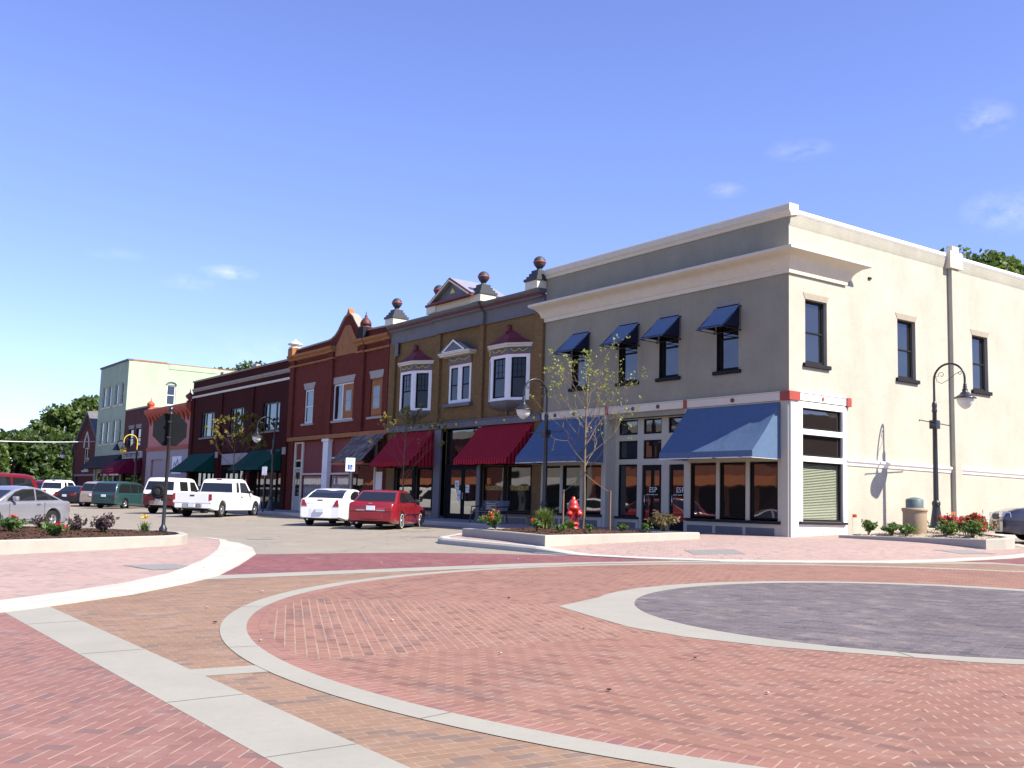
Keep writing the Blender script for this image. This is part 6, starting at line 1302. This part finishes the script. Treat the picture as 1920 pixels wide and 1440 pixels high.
# ================================================================ plants
def leafquad(m, p, s, mat=0, up=.3, asp=1.6):
    v = Vector((random.gauss(0, 1), random.gauss(0, 1), random.gauss(0, 1)+up)).normalized(); a = v.orthogonal().normalized(); a = (Matrix.Rotation(random.uniform(0, 6.28), 3, v) @ a); b = v.cross(a)
    m.poly([p-a*s*asp*.5, p-b*s*.5, p+a*s*asp*.5+v*s*.15, p+b*s*.5], mat)
def big_tree(label, loc, hgt, rad, lm, n, leaf, trunk=.45, clumps=26, base=.22, flat=1.0):
    t = thing('tree', label, 'tree', loc); rnd = random
    ctrs = []
    for k in range(clumps):
        a = rnd.uniform(0, 6.28); h = rnd.random()**.8; zz = hgt*(base+.05+(.90-base)*h); env = math.sqrt(max(.05, 1-((h-.42)/.66)**2))*.85
        q = rad*env*math.sqrt(rnd.uniform(.15, 1)); ctrs.append((Vector((q*math.cos(a), q*math.sin(a), zz)), rad*rnd.uniform(.26, .44)))
    m = MB(); m.tube([(0, 0, -.3), (.05, .03, hgt*.12), (-.05, .1, hgt*.3), (.08, 0, hgt*.55)], [trunk*1.25, trunk, trunk*.8, trunk*.4], 9)
    for c, s in ctrs[:14]:
        z0 = hgt*rnd.uniform(.2, .4); m.tube([(0, 0, z0), tuple(c*.5+Vector((0, 0, z0*.5))), tuple(c)], [trunk*.4, trunk*.25, trunk*.06], 5)
    m.build('trunk', 'bark', t, local=True)
    m = MB()
    for k in range(n):
        c, s = rnd.choice(ctrs); v = Vector((rnd.gauss(0, 1), rnd.gauss(0, 1), rnd.gauss(0, .8))).normalized()*s*(rnd.random()**.38); v.z *= .8*flat
        leafquad(m, c+v, leaf*rnd.uniform(.6, 1.4), 0, .5, 1.4)
    m.build('crown', lm, t, local=True, norm=False); return t
big_tree('broad dark green tree at the far left edge', (-110, -2.9, -.3), 7.0, 4.6, 'leaf_dark', 7000, .42)
big_tree('tallest leafy tree behind the small church', (-124, 6.6, 0), 13.2, 5.0, 'leaf_mid', 11000, .44, clumps=34)
big_tree('rounded tree between the two larger far trees', (-117, 2.0, 0), 8.0, 3.6, 'leaf_dark', 6000, .42)
big_tree('low bushy tree cut by the left picture edge', (-103, -8.3, -.3), 5.8, 4.2, 'leaf_mid', 5000, .4)
big_tree('tree with its crown just showing over the brown brick roof', (-90, 17, .5), 14.6, 5.0, 'leaf_far', 9000, .42, clumps=32)
big_tree('tree crown rising behind the cream side wall', (-15.4, 38.0, 1), 17.5, 3.7, 'leaf_mid', 11000, .28, clumps=44, base=.4)
big_tree('small bit of tree crown at the right picture edge behind the wall', (-13.4, 44.5, 1), 16.6, 2.6, 'leaf_mid', 4000, .3, clumps=16)
tb_ = MB()
for k in range(9000):
    x = random.uniform(-112, -98); y = random.uniform(-14, 4); leafquad(tb_, Vector((x, y, random.random()**1.5*2.4-.3)), random.uniform(.3, .5))
tag(tb_.build('hedge', 'leaf_dark', None, norm=False), 'dark low hedge under the far left trees', 'hedge')
def branchy(m, p, d_, L, r, depth, tips, spread=.5, up=.25):
    q = [p]; dd = d_.copy()
    for k in range(3):
        dd = (dd+Vector((random.gauss(0, .10), random.gauss(0, .10), random.gauss(0, .05)+up*.12))).normalized(); q.append(q[-1]+dd*L/3)
    m.tube(q, [r, r*.85, r*.7, r*.5], 5 if depth > 1 else 4)
    if depth == 0: tips.append((q[2], q[3])); return
    for k in range(random.choice((2, 3))):
        a = random.uniform(0, 6.28); o = dd.orthogonal().normalized(); o = Matrix.Rotation(a, 3, dd) @ o
        branchy(m, q[random.choice((2, 3))] if k else q[3], (dd+o*random.uniform(.25, spread)).normalized(), L*random.uniform(.6, .85), r*.5, depth-1, tips, spread, up)
def young_tree(label, loc, hgt, lm, nl, leaf, dens, seed, stakes=True, group='young street trees'):
    random.seed(seed); t = thing('young_tree', label, 'young tree', loc, 0, group); m = MB(); tips = []
    th = hgt*.34; lead = [Vector((0, 0, -.1)), Vector((.02, .01, th*.5)), Vector((0, 0, th)), Vector((.05, -.03, hgt*.6)), Vector((.02, .05, hgt*.82)), Vector((.08, .02, hgt*.97))]
    m.tube(lead, [.048, .042, .036, .024, .013, .004], 8)
    nb = dens
    for k in range(nb):
        f = k/nb; z = th*.92+(hgt*.52)*f**.9; a = k*2.4+random.uniform(-.4, .4); L = hgt*(.25-.15*f)*random.uniform(.8, 1.15); up = .75+.5*f
        x0 = Vector((0, 0, z)) if z < hgt*.6 else Vector((.04, .0, z))
        branchy(m, x0, Vector((math.cos(a), math.sin(a), up)).normalized(), L, .016*(1-.5*f), 3 if k % 3 == 0 else 2, tips, .75)
    m.build('trunk', 'bark_young', t, local=True)
    m = MB()
    for _ in range(nl):
        a, b = random.choice(tips)
        if a.z < hgt*.45 and random.random() < .45: continue
        p = a.lerp(b, random.uniform(.2, 1.1))+Vector((random.gauss(0, .035), random.gauss(0, .035), random.gauss(0, .03))); leafquad(m, p, leaf*random.uniform(.6, 1.3), 0, .2, 1.8)
    for _ in range(int(nl*.12)): p = Vector((.06+random.gauss(0, .09), random.gauss(0, .09), random.uniform(hgt*.76, hgt*1.0))); leafquad(m, p, leaf, 0, .2, 1.8)
    m.build('crown', lm, t, local=True, norm=False)
    if stakes:
        for s, (x, y) in enumerate(((-.75, -.15), (.75, .35))):
            m = MB(); m.tube([(x, y, -.1), (x, y, 1.15)], .025, 6); k = m.build('stake', 'stake', t, local=True)
            m = MB(); m.tube([(x, y, 1.08), (x*.5, y*.5, 1.32), (0, 0, 1.62)], .010, 5); m.tube([(.0, .045, 1.58), (.045, 0, 1.60), (0, -.045, 1.62), (-.045, 0, 1.64), (0, .045, 1.66)], .012, 4); m.build('tie', 'stake' if s else 'twine', k, local=True)
    return t
young_tree('staked young tree with sparse yellow-green leaves in the corner planter', (-2.2, -6.3, .06), 5.2, 'leaf_young', 620, .048, 24, 11)
young_tree('thin young tree with autumn leaves before the brown brick building', (-41.5, -2.0, -.03), 6.0, 'leaf_autumn', 1300, .13, 12, 5, False)
young_tree('thin young tree with autumn leaves before the shingled hood', (-20.4, -1.9, -.03), 5.0, 'leaf_autumn', 500, .09, 10, 8, False)
def shrub(label, loc, w, h, lm, nl, leaf, fl=None, nf=0, fs=.07, stems=9, name='shrub', grp=None, spiky=False, cat='shrub', topfl=True):
    t = thing(name, label, cat, (loc[0], loc[1], loc[2]), random.uniform(0, 6), grp); m = MB(); tips = []
    for k in range(stems):
        a = random.uniform(0, 6.28); q = w*.5*math.sqrt(random.random()); e = Vector((q*math.cos(a), q*math.sin(a), h*random.uniform(.6, 1)*(1-.35*(q/(w*.5))**2)))
        md = Vector((e.x*.35, e.y*.35, e.z*.6)); m.tube([(e.x*.1, e.y*.1, -.03), md, e], [.008, .006, .003], 4); tips.append((md, e))
    m.build('stem', 'stem', t, local=True); m = MB()
    for _ in range(nl):
        a, b = random.choice(tips); p = a.lerp(b, random.uniform(-.35, 1.05))+Vector((random.gauss(0, w*.07), random.gauss(0, w*.07), random.gauss(0, h*.05))); p.z = max(.01, p.z)
        leafquad(m, p, leaf*random.uniform(.6, 1.4), 0, .6, 2.0)
    m.build('foliage', lm, t, local=True, norm=False)
    if fl:
        for g_ in range(max(1, nf)):
            a, b = random.choice(tips); c = b+Vector((random.gauss(0, w*.05), random.gauss(0, w*.05), random.uniform(0, .05))); m = MB()
            for _ in range(16): leafquad(m, c+Vector((random.gauss(0, fs*.35), random.gauss(0, fs*.35), random.gauss(0, fs*.25))), fs*.75, 0, .8, 1.2)
            m.build('flower', fl, t, local=True, norm=False)
    return t
def grass(label, loc, w, h, n, lm='leaf_grass', name='grass_clump'):
    m = MB()
    for _ in range(n):
        a = random.uniform(0, 6.28); q = random.uniform(.05, 1); L = h*random.uniform(.6, 1.1); b = Vector((random.gauss(0, w*.08), random.gauss(0, w*.08), 0)); o = Vector((math.cos(a), math.sin(a), 0)); s = o.cross(Vector((0, 0, 1)))*.008
        p1, p2, p3 = b, b+o*w*.22*q+Vector((0, 0, L*.7)), b+o*w*.5*q+Vector((0, 0, L*(1-.35*q)))
        m.poly([p1-s, p1+s, p2+s*.8, p2-s*.8]); m.poly([p2-s*.8, p2+s*.8, p3])
    o = m.build(name, lm, None, norm=False); o.location = loc; tag(o, label, 'plant'); return o
z1 = lambda x, y: .055+.012*(y+8)+.004*x+.05
for x, y, fl, lb in ((-3.45, -8.55, 'petal_orange', 'orange flowering shrub at the left tip of the corner planter'), (-2.9, -8.85, 'petal_orange', 'orange flowering shrub next to the clump of grass'), (-.95, -8.9, 'petal_orange', 'small low plant with a few orange blooms before the grass clump')):
    w = .85 if x < -2 else .5; shrub(lb, (x, y, z1(x, y)), w, .5 if x < -2 else .3, 'leaf_shrub', 420 if x < -2 else 160, .05, fl, 11 if x < -2 else 3, .06, name='flowering_shrub', grp='orange flowers in the corner planter')
grass('arching grass clump between the orange flowers and the hydrant', (-2.2, -7.7, z1(-2.2, -7.7)), 1.1, .62, 420)
grass('low dark grassy tuft behind the hydrant side of the grass clump', (-1.7, -7.2, z1(-1.7, -7.2)), .7, .3, 160, 'leaf_shrub')
for x, y, lb in ((-.35, -8.5, 'small green seedling in the mulch before the hydrant'), (.15, -9.0, 'small green seedling in the mulch nearest the planter corner'), (.25, -8.1, 'small green seedling right of the young tree trunk'), (-.6, -6.3, 'small leafy plant behind the seedlings right of the tree'), (-.35, -5.6, 'pair of low leaves near the bronze shrub')):
    shrub(lb, (x, y, z1(x, y)), .35, .2, 'leaf_shrub', 70, .06, stems=5, name='seedling', cat='plant', grp='seedlings in the corner planter')
shrub('bronze leaved shrub at the right end of the corner planter', (-.35, -4.95, z1(-.3, -4.9)), .95, .55, 'leaf_bronze', 520, .055, stems=16)
z2 = lambda x, y: .12+.045*(y-.8)+.018*(x-1.2)+.01
for x, y, w, h, n, fl, nf, lb in ((1.55, 1.75, .55, .42, 420, None, 0, 'rounded green shrub alone at the left end of the right planter'), (2.55, 1.45, .5, .38, 320, None, 0, 'green shrub just left of the litter bin'), (3.1, 1.35, .62, .36, 420, None, 0, 'bright green shrub before the litter bin'), (4.15, 1.7, .75, .42, 520, None, 0, 'leafy green shrub before the red roses'),
                                    (3.3, 3.3, .8, .6, 480, 'petal_red', 9, 'rose bush with few red blooms beside the lamp base'), (4.1, 2.75, 1.1, .62, 700, 'petal_red', 34, 'large rose bush covered in red blooms'), (5.05, 1.45, .9, .5, 560, 'petal_red', 4, 'dark rose bush at the right end of the right planter'), (4.75, 2.35, .9, .55, 520, 'petal_red', 12, 'rose bush with red blooms before the navy saloon'), (2.35, 3.2, .55, .45, 260, 'petal_pink', 3, 'small rose with pink blooms between the litter bin and lamp')):
    shrub(lb, (x, y, z2(x, y)), w, h, 'leaf_shrub', n, .055, fl, nf, .10, stems=14, name='rose_bush' if fl else 'shrub', grp='shrubs in the right planter')
zl = -.215
for x, y, w, h, lm, n, fl, nf, lb in ((-4.6, -20.8, .75, .42, 'leaf_shrub', 260, 'petal_red', 1, 'rose bush with one large red bloom before the silver coupe'), (-3.1, -20.3, .65, .30, 'leaf_shrub', 260, 'petal_red', 2, 'low rose bush with small red blooms at the left planter'), (-5.2, -19.35, .8, .45, 'leaf_purple', 110, None, 0, 'bare twiggy purple shrub in the middle of the left planter'), (-4.5, -18.9, .7, .5, 'leaf_purple', 230, None, 0, 'dense purple leaved shrub in the left planter'), (-6.3, -19.9, .5, .4, 'leaf_purple', 90, None, 0, 'small purple twig shrub behind the rear wheel of the coupe')):
    shrub(lb, (x, y, zl), w, h, lm, n, .06, fl, nf, .10, stems=14, grp='shrubs in the left planter')
grass('yellow flowering lily in the left planter beside the sign pole', (-5.2, -17.75, zl), .6, .3, 90, 'leaf_shrub', 'lily')
ly = [o for o in COL.objects if o.name == 'lily'][0]
m = MB(); m.tube([(0, 0, 0), (.03, .02, .3), (.05, .0, .42)], .008, 5)
for _ in range(26): leafquad(m, Vector((.05+random.gauss(0, .04), random.gauss(0, .04), .40+random.gauss(0, .02))), .05, 0, .5, 1.5)
m.build('flower', 'petal_yellow', ly, local=True, norm=False)
# pebbles and leaf litter lying about on the bricks
random.seed(3)
lit = []
for k, (x, y) in enumerate(((14.2, -18.6), (15.6, -19.3), (13.1, -19.9), (12.2, -18.2), (16.6, -17.9), (10.6, -19.6), (9.3, -17.1), (7.2, -15.2), (8.4, -20.9), (14.9, -20.2), (11.3, -21.4), (2.6, -15.4), (3.3, -13.7), (2.9, -12.3), (6.9, -19.6), (9.8, -21.3))):
    m = MB(); s = random.uniform(.012, .024); m.lathe([(.001, -s*.5), (s, -.1*s), (s*.8, s*.4), (.001, s*.6)], n=7)
    o = m.build('pebble', 'gravel' if k % 3 else 'dark_sill', None); o.location = (x, y, H(x, y)+.02); o.scale = (1, random.uniform(.6, 1.3), .7); tag(o, 'tiny stone lying loose on the brick paving', 'pebble', 'loose stones on the brick paving')
